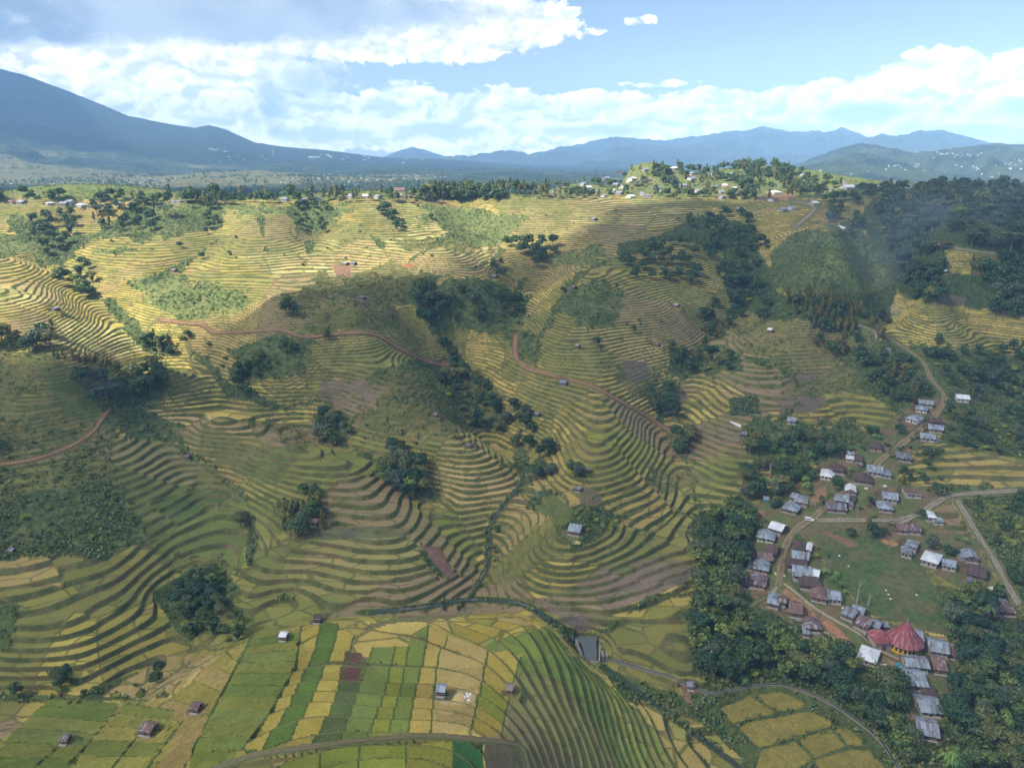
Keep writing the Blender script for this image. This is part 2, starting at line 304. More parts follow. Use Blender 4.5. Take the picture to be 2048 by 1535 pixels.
zone('scrub', '1840,800 2100,850 2100,930 1900,900'); zone('gold', '1830,880 1900,885 2100,930 2100,975 1980,970 1850,930', soft=3)
for _w, _l in [(13, '1050,960 1030,890 960,830 930,760 900,700 860,650'), (9, '880,1000 800,955 740,915 690,890 640,850 560,815'), (13, '560,815 460,780 400,710 300,690 220,610 150,560 100,500'),
               (8, '497,1130 497,1010 432,940 372,895 300,830'), (12, '1395,1060 1375,930 1320,830 1385,730 1430,650'), (10, '1040,690 1020,620 1060,540 1110,505'), (9, '975,1130 985,1040 1055,960'),
               (7, '740,1228 850,1216 940,1203 1040,1209 1100,1245 1140,1268'), (9, '620,500 640,450 620,418'), (9, '300,560 380,520 440,470 430,420'), (8, '560,1195 640,1205 720,1225'), (9, '640,880 700,850 760,745 900,725'),
               (7, '450,765 560,815 640,800 700,850'), (7, '1060,700 1100,640 1150,560 1240,510'), (7, '1300,800 1340,760 1340,690'), (8, '1440,640 1460,700 1580,745 1600,790'), (6, '960,470 1000,500 940,540 850,560'), (6, '1400,1000 1390,1100 1390,1180 1300,1195 1210,1262'),
               (6, '1240,1010 1100,985 1060,1010'), (6, '1240,1035 1320,1010 1390,1040'), (6, '840,1085 860,1130 900,1160'), (5, '1005,930 1050,930'), (6, '280,850 372,905 500,1000'), (7, '1540,860 1600,800 1700,700'), (6, '700,410 720,450 760,490'), (6, '520,420 530,500'), (5, '820,520 900,470 960,420')]:
    band('scrub', smooth_px(pl(_l), 14).tolist(), _w)
# village ground and meadow
zone('yard', '1480,1020 1560,990 1640,930 1740,870 1830,800 1900,790 1890,850 1800,930 1790,960 1880,980 1840,1040 1960,1080 1990,1160 1920,1180 1830,1120 1700,1070 1620,1080 1660,1150 1740,1230 1850,1260 1920,1310 1890,1420 1880,1490 1830,1480 1810,1350 1720,1330 1600,1260 1500,1190', soft=5)
zone('meadow', '1615,1060 1720,1060 1830,1120 1900,1210 1910,1270 1850,1260 1740,1225 1660,1150', soft=5)
zone('soil', '1640,1060 1660,1063 1720,1090 1700,1095', soft=4, c=(.24,.14,.085)); zone('soil', '1620,1245 1660,1240 1710,1290 1690,1300', (.38,.19,.11), 3)
zone('soil', '1775,1320 1800,1320 1815,1355 1800,1360', soft=3); zone('soil', '1820,1410 1838,1420 1836,1460 1820,1450', soft=3); zone('soil', '1765,1077 1800,1085 1795,1092 1762,1085', (.4,.22,.11), 2)
zone('soil', '1560,1160 1600,1190 1640,1240 1610,1230 1560,1180', (.3,.18,.1), 3); zone('soil', '1500,1030 1530,1020 1530,1050 1500,1055', (.3,.16,.1), 4)
zone('soil', '1630,980 1650,975 1650,1000 1620,1010', soft=3)
# fields beside the river
zone('bank', '1200,1330 1290,1370 1400,1400 1440,1410 1440,1440 1360,1450 1240,1390', soft=4); zone('soil', '1360,1370 1405,1380 1395,1420 1370,1400', (.22,.13,.1), 3)
zone('bank', '1380,1385 1540,1360 1690,1420 1830,1560 1480,1560 1400,1440', soft=3)
zone('paddy', '1435,1415 1480,1400 1500,1392 1555,1425 1465,1445', (.235,.20,.05), 3); zone('paddy', '1505,1390 1560,1383 1615,1405 1600,1415 1560,1422', (.235,.20,.05), 3)
zone('paddy', '1475,1450 1560,1432 1615,1420 1665,1440 1660,1450 1520,1495', (.235,.20,.05), 3); zone('paddy', '1525,1500 1590,1480 1625,1520 1560,1560 1500,1560', (.235,.20,.05), 3)
zone('paddy', '1596,1477 1660,1458 1690,1490 1630,1515', (.235,.20,.05), 3); zone('paddy', '1668,1456 1700,1458 1735,1490 1695,1488', (.235,.20,.05), 3); zone('paddy', '1632,1520 1700,1496 1740,1500 1800,1570 1640,1570', (.235,.20,.05), 3)
zone('gold', '1270,1395 1330,1410 1420,1460 1530,1560 1350,1560 1300,1470', soft=3, c=(.33,.255,.08))
# foreground hill
zone('green', '1040,1310 1150,1310 1280,1420 1360,1570 1050,1570 1010,1470', soft=4, c=(.13,.175,.04)); zone('ygreen', '1160,1330 1290,1430 1380,1570 1300,1570 1230,1440', soft=5)
zone('olive', '420,1260 500,1205 620,1195 900,1215 990,1200 920,1235 640,1240 560,1260 470,1290', soft=3, c=(.28,.27,.05))
zone('fallow', '830,1225 960,1210 990,1205 900,1235 700,1255', soft=4, c=(.17,.16,.07))
zone('gold', '900,1245 1010,1208 1095,1245 960,1285', soft=2, c=(.37,.29,.055)); zone('ygreen', '965,1285 1100,1247 1140,1310 1040,1315', soft=2, c=(.155,.195,.038))
zone('tan', '200,1390 330,1310 445,1308 400,1340 300,1400', soft=3); zone('olive', '330,1400 480,1290 520,1270 460,1390 300,1480 -50,1500 -50,1400', soft=4); zone('ygreen', '300,1440 420,1330 470,1330 400,1420 300,1480', soft=4)
zone('olive', '-50,1400 300,1400 300,1440 280,1480 -50,1480', soft=4)
hill = [  # strips that run down the front hill: bottom edge, top edge, colour
 ('480,1490 510,1515 560,1270 520,1290', None),
 ('400,1410 515,1270 500,1300 440,1400', (.33,.24,.075)), ('440,1400 505,1270 560,1262 590,1280 500,1460 485,1490 380,1430', (.165,.19,.04)),
 ('485,1497 540,1425 590,1330 600,1255 640,1245 635,1290 570,1420 525,1490', (.36,.285,.06)),
 ('525,1490 575,1415 632,1290 640,1245 675,1245 670,1280 625,1390 570,1487', (.098,.155,.030)),
 ('570,1487 625,1390 672,1275 680,1250 708,1270 695,1300 665,1410 625,1483', (.35,.28,.06)),
 ('625,1483 665,1410 700,1300 735,1310 715,1380 680,1478', (.09,.12,.04)),
 ('680,1478 715,1380 745,1290 790,1290 770,1380 735,1470', (.15,.19,.045)),
 ('735,1470 770,1380 790,1290 820,1292 800,1380 775,1465', (.20,.215,.035)),
 ('775,1465 800,1380 815,1290 830,1260 855,1252 850,1300 830,1380 815,1462', (.155,.195,.04)),
 ('815,1462 830,1380 850,1300 857,1250 885,1248 895,1275 875,1310 868,1380 860,1458', (.36,.27,.07)),
 ('862,1458 868,1380 876,1310 895,1270 975,1298 962,1370 940,1460', (.36,.27,.095)),
 ('942,1460 962,1370 977,1296 1045,1305 1030,1360 1015,1400 1003,1470', (.33,.26,.055)),
 ('960,1365 1015,1400 1008,1440 950,1400', (.20,.215,.035)),
 ('885,1385 955,1375 945,1410 880,1405', (.42,.33,.16)),
 ('682,1330 690,1297 725,1300 715,1365 675,1362', (.13,.065,.05)),
 ('370,1535 420,1430 490,1425 500,1450 480,1495 440,1560 370,1560', (.19,.22,.04)), ('290,1535 365,1440 418,1430 365,1560 280,1560', (.35,.26,.085)),
 ('220,1560 300,1440 365,1438 300,1560', (.27,.25,.05)), ('130,1535 180,1480 230,1490 190,1560 110,1560', (.2,.2,.04)), ('-50,1480 60,1460 120,1490 60,1560 -50,1560', (.2,.215,.045)),
 ('480,1535 530,1525 560,1560 470,1560', (.2,.215,.04)), ('560,1528 640,1505 640,1560 560,1560', (.2,.225,.04)), ('640,1503 720,1488 715,1560 640,1560', (.19,.225,.035)),
 ('720,1488 810,1480 810,1560 715,1560', (.21,.235,.035)), ('812,1480 905,1478 905,1560 812,1560', (.23,.225,.04)),
 ('907,1480 965,1485 968,1560 907,1560', (.035,.105,.032)),
]
for s, c in hill:
    zone('plot' if c else 'green', s, c, 2)
def rows(L, R, n, cols):
    """plots one above the other between two edges"""
    def at(p, t):
        p = np.array(p); d = np.concatenate([[0], np.cumsum(np.hypot(*np.diff(p, axis=0).T))]); return np.array([np.interp(t*d[-1], d, p[:, 0]), np.interp(t*d[-1], d, p[:, 1])])
    br = [1-(1-i/n)**1.25 for i in range(n+1)]
    for i in range(n):
        q = [at(L, br[i]), at(L, (br[i]+br[i+1])/2), at(L, br[i+1]), at(R, br[i+1]), at(R, (br[i]+br[i+1])/2), at(R, br[i])]
        c = cols[i % len(cols)]; k = .9+.2*random.random()
        zone('paddy', ' '.join(f'{a:.1f},{b:.1f}' for a, b in q), (c[0]*k, c[1]*k, c[2]*k), 1.5)
        band('bund', [tuple(at(L, br[i+1])), tuple(at(R, br[i+1]))], 1.5, (.085, .115, .03))
YG = [(.15, .19, .036), (.19, .205, .04), (.165, .195, .045), (.21, .215, .045), (.14, .185, .034)]
rows(pl('378,1500 421,1434 448,1383 479,1325 520,1278'), pl('484,1497 538,1425 590,1330 598,1262'), 10, YG)
rows(pl('300,1440 335,1405 400,1345 450,1300'), pl('378,1440 418,1425 446,1383 478,1325'), 4, [(.30, .23, .075), (.26, .225, .05)])
rows(pl('-40,1545 20,1470 70,1420 100,1395'), pl('130,1545 180,1478 215,1440 240,1405'), 6, YG); rows(pl('136,1545 185,1478 222,1440 250,1405'), pl('290,1540 330,1470 345,1440 350,1420'), 5, [(.22, .215, .045), (.18, .20, .04), (.25, .22, .05)])
zone('verge', '968,1485 1050,1490 1060,1560 970,1560', (.15,.13,.07), 4)
# rows and bunds between the strips
BUND = ['485,1497 540,1425 592,1330 602,1255', '525,1490 575,1415 632,1290 641,1245', '570,1487 625,1390 670,1277 676,1247', '625,1483 665,1410 698,1300 708,1270', '680,1478 715,1380 745,1290',
        '735,1470 770,1380 790,1290', '775,1465 800,1380 817,1290', '815,1462 830,1380 850,1300 857,1250', '861,1458 868,1380 876,1310 895,1272', '941,1460 962,1370 976,1298', '1003,1470 1016,1400 1042,1310',
        '220,1540 300,1440', '290,1540 365,1440', '365,1540 420,1430 505,1270', '720,1488 715,1545', '812,1480 812,1545', '906,1480 906,1545', '640,1503 638,1545', '560,1526 556,1545', '130,1535 185,1478', '55,1545 120,1490']
for s in BUND:
    band('bund', pl(s), 2.3, (.075,.11,.03))
# ------------------------------------------------------------------ roads, paths, streams (photo pixels), width in metres
WAYS = [
 ('road', 'earth', 3.6, '1765,668 1800,690 1845,722 1862,758 1888,790 1882,815 1850,850 1800,890 1720,952 1650,1012 1622,1042'),
 ('road', 'earth', 3.8, '1634,1036 1605,1048 1578,1075 1566,1110 1561,1142 1556,1172'),
 ('road', 'gravel', 3.4, '1622,1041 1700,1040 1790,1040 1830,1030 1868,1008 1900,992 1960,986 2048,980 2140,972'),
 ('track', 'gravel', 3.0, '1913,998 1950,1060 1990,1122 2022,1182 2052,1230 2090,1290'),
 ('path', 'pale', 1.2, '1567,1165 1600,1191 1640,1222 1700,1256 1760,1290 1800,1312'),
 ('path', 'pale', 1.5, '1556,1172 1545,1183 1560,1202 1600,1229 1640,1256 1680,1286'),
 ('path', 'earth', .8, '1541,1186 1500,1214 1445,1264'),
 ('track', 'brown', 2.2, '400,1548 500,1512 600,1496 740,1479 860,1471 960,1479 1035,1490 1052,1525 1056,1560'),
 ('track', 'red', 2.1, '-60,930 0,928 60,920 130,897 180,868 205,835 222,815'),
 ('track', 'red', 2.1, '318,640 370,646 408,650 425,664 480,664 560,660 610,674 690,666 752,670 800,697 850,721 892,729 908,725'),
 ('track', 'red', 2.1, '1032,668 1030,708 1050,735 1100,750 1180,771 1230,796 1300,836 1345,866'),
 ('road', 'gravel', 4.0, '1584,403 1612,408 1630,417 1611,437 1590,452'),
 ('path', 'gravel', 1.8, '1860,485 1930,500 2030,512 2100,520'),
 ('path', 'pale', 1.4, '1680,648 1720,652 1750,664 1752,680'),
 ('stream', 'water', 1.0, '1045,960 985,1042 980,1090 974,1130 942,1192'),
 ('stream', 'water', 1.9, '740,1224 850,1212 938,1199 1040,1205 1100,1239 1150,1268'),
 ('stream', 'water', 1.6, '1205,1332 1240,1355 1300,1400 1400,1474 1480,1535 1530,1570'),
 ('canal', 'concrete', .9, '1200,1312 1280,1336 1350,1356 1414,1384 1470,1379 1540,1369 1590,1376 1640,1396 1700,1431 1760,1481 1795,1535 1815,1570'),
]
for nm, mt, w, s in WAYS:
    q = smooth_px(pl(s), 12)
    col = {'red': (.17, .10, .06), 'earth': (.115, .14, .05), 'water': (.06, .085, .03)}.get(mt)
    for i in range(len(q)-1):
        py = q[i][1]; sc_ = 2.6 if py > 1100 else 2.0 if py > 850 else 1.5
        band('verge' if mt != 'water' else 'bank', [tuple(q[i]), tuple(q[i+1])], 2.5 + w*sc_*1.3, col)
STEP = 1.95; STEPU = 1.02; Z0 = -260.0
def zlook(x, y, z):
    px, py = project(x, y, z)
    i = np.clip((px/2).astype(int), 0, ZW-1); j = np.clip((py/2).astype(int), 0, ZH-1)
    return i, j
def holdings(x, y):
    """family holdings: cells about 60 m wide; two random numbers and the distance to the border"""
    u = x/58+.55*vnoise(x/70, y/70, 301); v = y/46+.55*vnoise(x/70, y/70, 302); iu = np.floor(u); iv = np.floor(v)
    d1 = np.full(x.shape, 9.); d2 = np.full(x.shape, 9.); a = np.zeros(x.shape); b = np.zeros(x.shape)
    for du in (-1, 0, 1):
        for dv in (-1, 0, 1):
            cu = iu+du; cv = iv+dv; d = np.hypot(u-cu-_hash(cu, cv, 303), v-cv-_hash(cu, cv, 304))
            n = d < d1; d2 = np.where(n, d1, np.minimum(d2, d)); d1 = np.where(n, d, d1)
            a = np.where(n, _hash(cu, cv, 305), a); b = np.where(n, _hash(cu, cv, 306), b)
    return a, b, d2-d1
def fullH(x, y, want=False):
    hb = Hbase(x, y)
    i, j = zlook(x, y, hb)
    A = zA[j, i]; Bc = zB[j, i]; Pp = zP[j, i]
    hr = hb-Z0; st = STEPU + (STEP-STEPU)*sstep(-95, -150, hb)
    t = np.where(hb > -150, (110/STEP) + (hb+150)/(.5*(STEP+st)), hr/STEP) + .45*vnoise(x/70, y/70, 55)
    fr = np.maximum(hb+180, 0)*sstep(275, 250, y)*sstep(-260, -200, x)
    t = t + fr*(1/2.6-1/STEP); st = st + (2.6-st)*sstep(-180, -178, hb)*sstep(275, 250, y)*sstep(-260, -200, x)
    h1, h2, he = holdings(x, y)
    t = t + (h1-.5)*.8*sstep(255, 300, y)
    a = A[:, 3]; rough = Pp[:, 1]
    k = np.floor(t); f = t-k; wr = .25
    h = hb + st*(sstep(1-wr, 1.0, f) - f + .5*wr)*a
    h = h + rough*(.55*vnoise(x/5.5, y/5.5, 61) + .35*vnoise(x/2.3, y/2.3, 62))
    if want: return h, t, A, Bc, Pp, np.stack([h1, h2, he], 1)
    return h
def ground_at(px, py, H=None):
    H = H or fullH
    kx, kz = ray(np.atleast_1d(px), np.atleast_1d(py)); n = len(kx)
    ys = np.concatenate([np.arange(90, 400, 1.5), np.arange(400, 1380, 3.0)])
    Y = np.broadcast_to(ys, (n, len(ys)))
    g = H((kx[:, None]*Y).ravel(), Y.ravel()).reshape(n, -1) - kz[:, None]*Y
    hit = g > 0; first = np.where(hit.any(1), hit.argmax(1), len(ys)-1); first = np.maximum(first, 1)
    r = np.arange(n); g0 = g[r, first-1]; g1 = g[r, first]; tt = np.clip(g0/(g0-g1+1e-12), 0, 1)
    y = ys[first-1] + tt*(ys[first]-ys[first-1]); x = kx*y
    return np.stack([x, y, kz*y], 1)
def ground_z(x, y):
    return float(fullH(np.array([x]), np.array([y]))[0])
# ------------------------------------------------------------------ node helper
class NT:
    def __init__(s, tree): s.t = tree; s.n = tree.nodes; s.l = tree.links; s.n.clear()
    def new(s, typ, **k):
        nd = s.n.new(typ)
        for a, b in k.items(): setattr(nd, a, b)
        return nd
    def put(s, sock, v):
        if v is None: return
        if hasattr(v, 'is_output') or isinstance(v, bpy.types.NodeSocket): s.l.new(v, sock)
        else:
            try: sock.default_value = v
            except Exception: sock.default_value = (*v, 1) if len(v) == 3 else v
    def m(s, op, a, b=None, c=None, clamp=False):
        nd = s.new('ShaderNodeMath', operation=op, use_clamp=clamp)
        s.put(nd.inputs[0], a); s.put(nd.inputs[1], b); s.put(nd.inputs[2], c); return nd.outputs[0]
    def vm(s, op, a, b=None, scale=None):
        nd = s.new('ShaderNodeVectorMath', operation=op)
        s.put(nd.inputs[0], a); s.put(nd.inputs[1], b)
        if scale is not None: s.put(nd.inputs['Scale'], scale)
        return nd.outputs[1] if op in ('LENGTH', 'DOT_PRODUCT', 'DISTANCE') else nd.outputs[0]
    def mix(s, f, a, b, blend='MIX'):
        nd = s.new('ShaderNodeMix', data_type='RGBA', blend_type=blend)
        s.put(nd.inputs[0], f); s.put(nd.inputs[6], a); s.put(nd.inputs[7], b); return nd.outputs[2]
    def sm(s, lo, hi, x, a=0., b=1.):
        nd = s.new('ShaderNodeMapRange', interpolation_type='SMOOTHSTEP')
        s.put(nd.inputs[0], x); nd.inputs[1].default_value = lo; nd.inputs[2].default_value = hi; nd.inputs[3].default_value = a; nd.inputs[4].default_value = b
        return nd.outputs[0]
    def noise(s, vec, scale, detail=3, rough=.55, out=0, dim='3D'):
        nd = s.new('ShaderNodeTexNoise', noise_dimensions=dim); s.put(nd.inputs['Vector'], vec)
        nd.inputs['Scale'].default_value = scale; nd.inputs['Detail'].default_value = detail; nd.inputs['Roughness'].default_value = rough
        return nd.outputs[out]
    def xyz(s, x, y, z):
        nd = s.new('ShaderNodeCombineXYZ'); s.put(nd.inputs[0], x); s.put(nd.inputs[1], y); s.put(nd.inputs[2], z); return nd.outputs[0]
    def sep(s, v):
        nd = s.new('ShaderNodeSeparateXYZ'); s.put(nd.inputs[0], v); return nd.outputs
    def attr(s, name, typ='GEOMETRY'):
        return s.new('ShaderNodeAttribute', attribute_name=name, attribute_type=typ).outputs
    def bsdf(s, col, rough=.9, spec=.2, normal=None, **kw):
        nd = s.new('ShaderNodeBsdfPrincipled'); s.put(nd.inputs['Base Color'], col); s.put(nd.inputs['Roughness'], rough)
        nd.inputs['Specular IOR Level'].default_value = spec
        if normal is not None: s.put(nd.inputs['Normal'], normal)
        for k, v in kw.items(): s.put(nd.inputs[k], v)
        return nd.outputs[0]
    def bump(s, h, strength=.4, dist=.2):
        nd = s.new('ShaderNodeBump'); nd.inputs['Strength'].default_value = strength; nd.inputs['Distance'].default_value = dist
        s.put(nd.inputs['Height'], h); return nd.outputs[0]
    def out(s, surf=None, vol=None):
        nd = s.new('ShaderNodeOutputMaterial')
        if surf is not None: s.l.new(surf, nd.inputs[0])
        if vol is not None: s.l.new(vol, nd.inputs[1])
def material(name):
    m = bpy.data.materials.new(name); m.use_nodes = True; return m, NT(m.node_tree)
def V3(c): return (c[0], c[1], c[2], 1.0)
def ground_material():
    m, t = material('field_ground')
    pos = t.new('ShaderNodeNewGeometry').outputs['Position']
    a1 = t.attr('crop_a'); a2 = t.attr('crop_b'); tv = t.sep(t.attr('terrace')[1])
    terr = a1[3]; share = a2[3]
    T = tv[0]; cross = tv[1]; rough = tv[2]
    n_big = t.noise(pos, .018, 3); n_mid = t.noise(pos, .12, 4); n_fine = t.noise(pos, .9, 3, .6); n_v = t.noise(pos, .045, 4)
    Tw = t.m('ADD', T, t.m('MULTIPLY', t.m('SUBTRACT', n_fine, .5), .10))
    k = t.m('FLOOR', Tw); f = t.m('SUBTRACT', Tw, k)
    p = t.sep(pos)
    vor_in = t.xyz(t.m('MULTIPLY', p[0], .055), t.m('MULTIPLY', p[1], .075), t.m('MULTIPLY', k, 7.31))
    vo = t.new('ShaderNodeTexVoronoi', feature='F1'); t.put(vo.inputs['Vector'], vor_in); vo.inputs['Scale'].default_value = 1.0
    ve = t.new('ShaderNodeTexVoronoi', feature='DISTANCE_TO_EDGE'); t.put(ve.inputs['Vector'], vor_in); ve.inputs['Scale'].default_value = 1.0
    hs = t.new('ShaderNodeSeparateColor'); t.put(hs.inputs[0], vo.outputs['Color'])
    h1, h2, h3 = hs.outputs[0], hs.outputs[1], hs.outputs[2]
    # crop colour: each plot ripens on its own, neighbours alike
    ripe = t.m('ADD', t.m('MULTIPLY', h1, .55), t.m('MULTIPLY', n_v, .9))
    sel = t.sm(-.18, .18, t.m('SUBTRACT', t.m('ADD', share, .30), ripe))
    crop = t.mix(sel, a1[0], a2[0])
    straw = t.sm(.90, .97, h2); crop = t.mix(t.m('MULTIPLY', straw, t.m('MULTIPLY', cross, .55)), crop, (.33, .24, .115, 1))
    fresh = t.sm(.12, .05, h2); crop = t.mix(t.m('MULTIPLY', fresh, t.m('MULTIPLY', cross, .55)), crop, (.13, .17, .04, 1))
    crop = t.mix(1.0, crop, t.xyz(*[t.m('ADD', .80, t.m('MULTIPLY', h3, .32))]*3), 'MULTIPLY')
    speck = t.noise(pos, 1.7, 3, .75); lodg = t.noise(pos, .28, 4, .65)
    crop = t.mix(1.0, crop, t.xyz(*[t.m('ADD', .38, t.m('MULTIPLY', speck, 1.24))]*3), 'MULTIPLY')
    crop = t.mix(t.m('MULTIPLY', t.sm(.52, .70, lodg), .35), crop, t.mix(1.0, crop, (.62, .70, .55, 1), 'MULTIPLY'))
    crop = t.mix(1.0, crop, t.xyz(*[t.m('ADD', .80, t.m('MULTIPLY', n_mid, .4))]*3), 'MULTIPLY')
    # holdings of several plots share a stage of ripeness
    hd = t.sep(t.attr('holding')[1])
    crop = t.mix(t.m('MULTIPLY', t.m('MULTIPLY', t.sm(.62, .72, hd[0]), cross), .55), crop, (.30, .215, .10, 1))
    crop = t.mix(t.m('MULTIPLY', t.m('MULTIPLY', t.sm(.34, .24, hd[0]), cross), .60), crop, (.155, .172, .050, 1))
    crop = t.mix(1.0, crop, t.xyz(*[t.m('ADD', .84, t.m('MULTIPLY', hd[1], .32))]*3), 'MULTIPLY')
    crop = t.mix(t.m('MULTIPLY', t.m('MULTIPLY', t.sm(.84, .90, hd[0]), cross), .62), crop, (.205, .150, .105, 1))
    # grassy terrace risers
    w_n = t.m('ADD', .75, t.m('ADD', t.m('MULTIPLY', t.m('SUBTRACT', n_mid, .5), .24), t.m('MULTIPLY', t.m('SUBTRACT', n_v, .5), .30)))
    ris = t.sm(-.035, .035, t.m('SUBTRACT', f, w_n))
    ris2 = t.sm(.055, .02, f)
    gcol = t.mix(t.sm(.42, .62, n_mid), (.078, .092, .032, 1), (.140, .138, .050, 1))
    gcol = t.mix(t.m('MULTIPLY', t.sm(.50, .64, n_v), .6), gcol, (.15, .105, .06, 1))
    gcol = t.mix(1.0, gcol, t.xyz(*[t.m('ADD', .55, t.m('MULTIPLY', n_fine, .9))]*3), 'MULTIPLY')
    edge = t.m('MULTIPLY', t.m('MAXIMUM', t.sm(.042, .018, ve.outputs['Distance']), t.sm(.034, .016, hd[2])), cross)
    lip = t.mix(.5, gcol, (.20, .20, .06, 1))
    field = t.mix(t.m('MULTIPLY', edge, .75), crop, gcol)
    field = t.mix(t.m('MULTIPLY', ris2, .7), field, lip)
    field = t.mix(ris, field, gcol)
    # wild ground
    wsel = t.sm(.40, .60, t.m('ADD', t.m('MULTIPLY', n_mid, .6), t.m('MULTIPLY', n_v, .4)))
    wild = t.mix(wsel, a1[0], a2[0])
    bare = t.sm(.66, .74, t.noise(pos, .06, 5, .65))
    wild = t.mix(t.m('MULTIPLY', bare, t.m('MULTIPLY', rough, .65)), wild, (.21, .13, .085, 1))
    n_s = t.noise(pos, .33, 4, .62)
    dk = t.m('MULTIPLY', t.sm(.54, .40, n_s), t.m('MINIMUM', t.m('ADD', rough, .25), 1.0))
    wild = t.mix(t.m('MULTIPLY', dk, .72), wild, (.035, .055, .022, 1))
    wild = t.mix(t.m('MULTIPLY', t.m('MULTIPLY', t.sm(.60, .68, n_s), rough), .5), wild, (.20, .185, .075, 1))
    wild = t.mix(1.0, wild, t.xyz(*[t.m('ADD', .45, t.m('MULTIPLY', n_fine, 1.1))]*3), 'MULTIPLY')
    wild = t.mix(1.0, wild, t.xyz(*[t.m('ADD', .70, t.m('MULTIPLY', speck, .6))]*3), 'MULTIPLY')
    col = t.mix(t.sm(.2, .6, terr), wild, field)
    # weedy terraces lose part of the crop
    patch = t.m('MULTIPLY', t.sm(.48, .58, n_v), t.m('SUBTRACT', 1.0, t.sm(.75, .9, terr)))
    col = t.mix(patch, col, wild)
    col = t.mix(1.0, col, t.xyz(*[t.m('ADD', .82, t.m('MULTIPLY', n_big, .36))]*3), 'MULTIPLY')
    b = t.bump(t.m('ADD', t.m('MULTIPLY', n_fine, t.m('ADD', .35, t.m('MULTIPLY', rough, 1.5))), t.m('MULTIPLY', speck, .25)), .55, .5)
    t.out(t.bsdf(col, .95, .08, b)); return m
def grid_mesh(name, X, Y, Z, mat, attrs=()):
    nr, nc = X.shape
    me = bpy.data.meshes.new(name)
    co = np.stack([X, Y, Z], -1).reshape(-1, 3).astype(np.float32)
    me.vertices.add(len(co)); me.vertices.foreach_set('co', co.ravel())
    i = np.arange(nr*nc).reshape(nr, nc)
    q = np.stack([i[:-1, :-1], i[:-1, 1:], i[1:, 1:], i[1:, :-1]], -1).reshape(-1, 4).astype(np.int32)
    me.loops.add(q.size); me.loops.foreach_set('vertex_index', q.ravel())
    me.polygons.add(len(q)); me.polygons.foreach_set('loop_start', np.arange(0, q.size, 4, dtype=np.int32))
    me.polygons.foreach_set('use_smooth', np.ones(len(q), bool))
    for an, typ, arr in attrs:
        at = me.attributes.new(an, typ, 'POINT')
        at.data.foreach_set('color' if typ == 'FLOAT_COLOR' else 'vector', arr.astype(np.float32).ravel())
    me.update(); me.materials.append(mat)
    o = bpy.data.objects.new(name, me); COL.objects.link(o); return o
def tag(o, label=None, cat=None, group=None, kind=None):
    if label: o['label'] = label
    if cat: o['category'] = cat
    if group: o['group'] = group
    if kind: o['kind'] = kind
    return o
# ------------------------------------------------------------------ the ground sheet
def build_ground():
    NC = 1240
    cols = np.linspace(-1.02, 1.02, NC)
    rows = [75.0]
    while rows[-1] < 1330:
        d = rows[-1]; depth = max(40, 205-0.175*d)
        th = math.atan(depth/d); ds = d/750.0/math.sin(min(th+R(11), 1.2))*.72
        rows.append(d + min(ds, .86 if d < 920 else 3.0))
    ys = np.array(rows)
    # columns denser inside the frame
    inner = np.linspace(-.86, .86, NC-80); cols = np.concatenate([np.linspace(-1.4, -.87, 40), inner, np.linspace(.87, 1.4, 40)])
    Y, K = np.meshgrid(ys, cols, indexing='ij'); X = K*Y
    h, tt, A, Bc, Pp, Hd = fullH(X.ravel(), Y.ravel(), True)
    tv = np.stack([tt, Pp[:, 0], Pp[:, 1]], 1)
    o = grid_mesh('ground', X, Y, h.reshape(X.shape), ground_material(), [('crop_a', 'FLOAT_COLOR', A), ('crop_b', 'FLOAT_COLOR', Bc), ('terrace', 'FLOAT_VECTOR', tv), ('holding', 'FLOAT_VECTOR', Hd)])
    tag(o, kind='structure')
    h2 = h.reshape(X.shape); slope = h2/Y
    vis = slope >= np.maximum.accumulate(slope, 0) - 2e-4
    px, py = project(X, Y, h2)
    ok = vis & (px > -60) & (px < PW+60) & (py < PH+120) & (py > 250)
    pts = np.stack([X[ok], Y[ok], h2[ok]], 1)
    GR['pts'] = pts; GR['px'] = px[ok]; GR['py'] = py[ok]; GR['rough'] = Pp[:, 1].reshape(X.shape)[ok]
    GR['terr'] = A[:, 3].reshape(X.shape)[ok]; GR['frac'] = (tt-np.floor(tt)).reshape(X.shape)[ok]
    b = np.full((900, 1100), -1, np.int64)      # cell of two photo pixels -> nearest visible vertex
    order = np.argsort(-pts[:, 1]); i = np.clip((GR['px'][order]/2+30).astype(int), 0, 1099); j = np.clip((GR['py'][order]/2).astype(int), 0, 899)
    b[j, i] = order; GR['map'] = b
GR = {}
def look(px, py):
    i = int(px/2+30); j = int(py/2)
    for r in range(0, 12):
        for dj in range(-r, r+1):
            for di in (range(-r, r+1) if abs(dj) == r else (-r, r)):
                if 0 <= j+dj < 900 and 0 <= i+di < 1100:
                    k = GR['map'][j+dj, i+di]
                    if k >= 0: return GR['pts'][k]
    return None
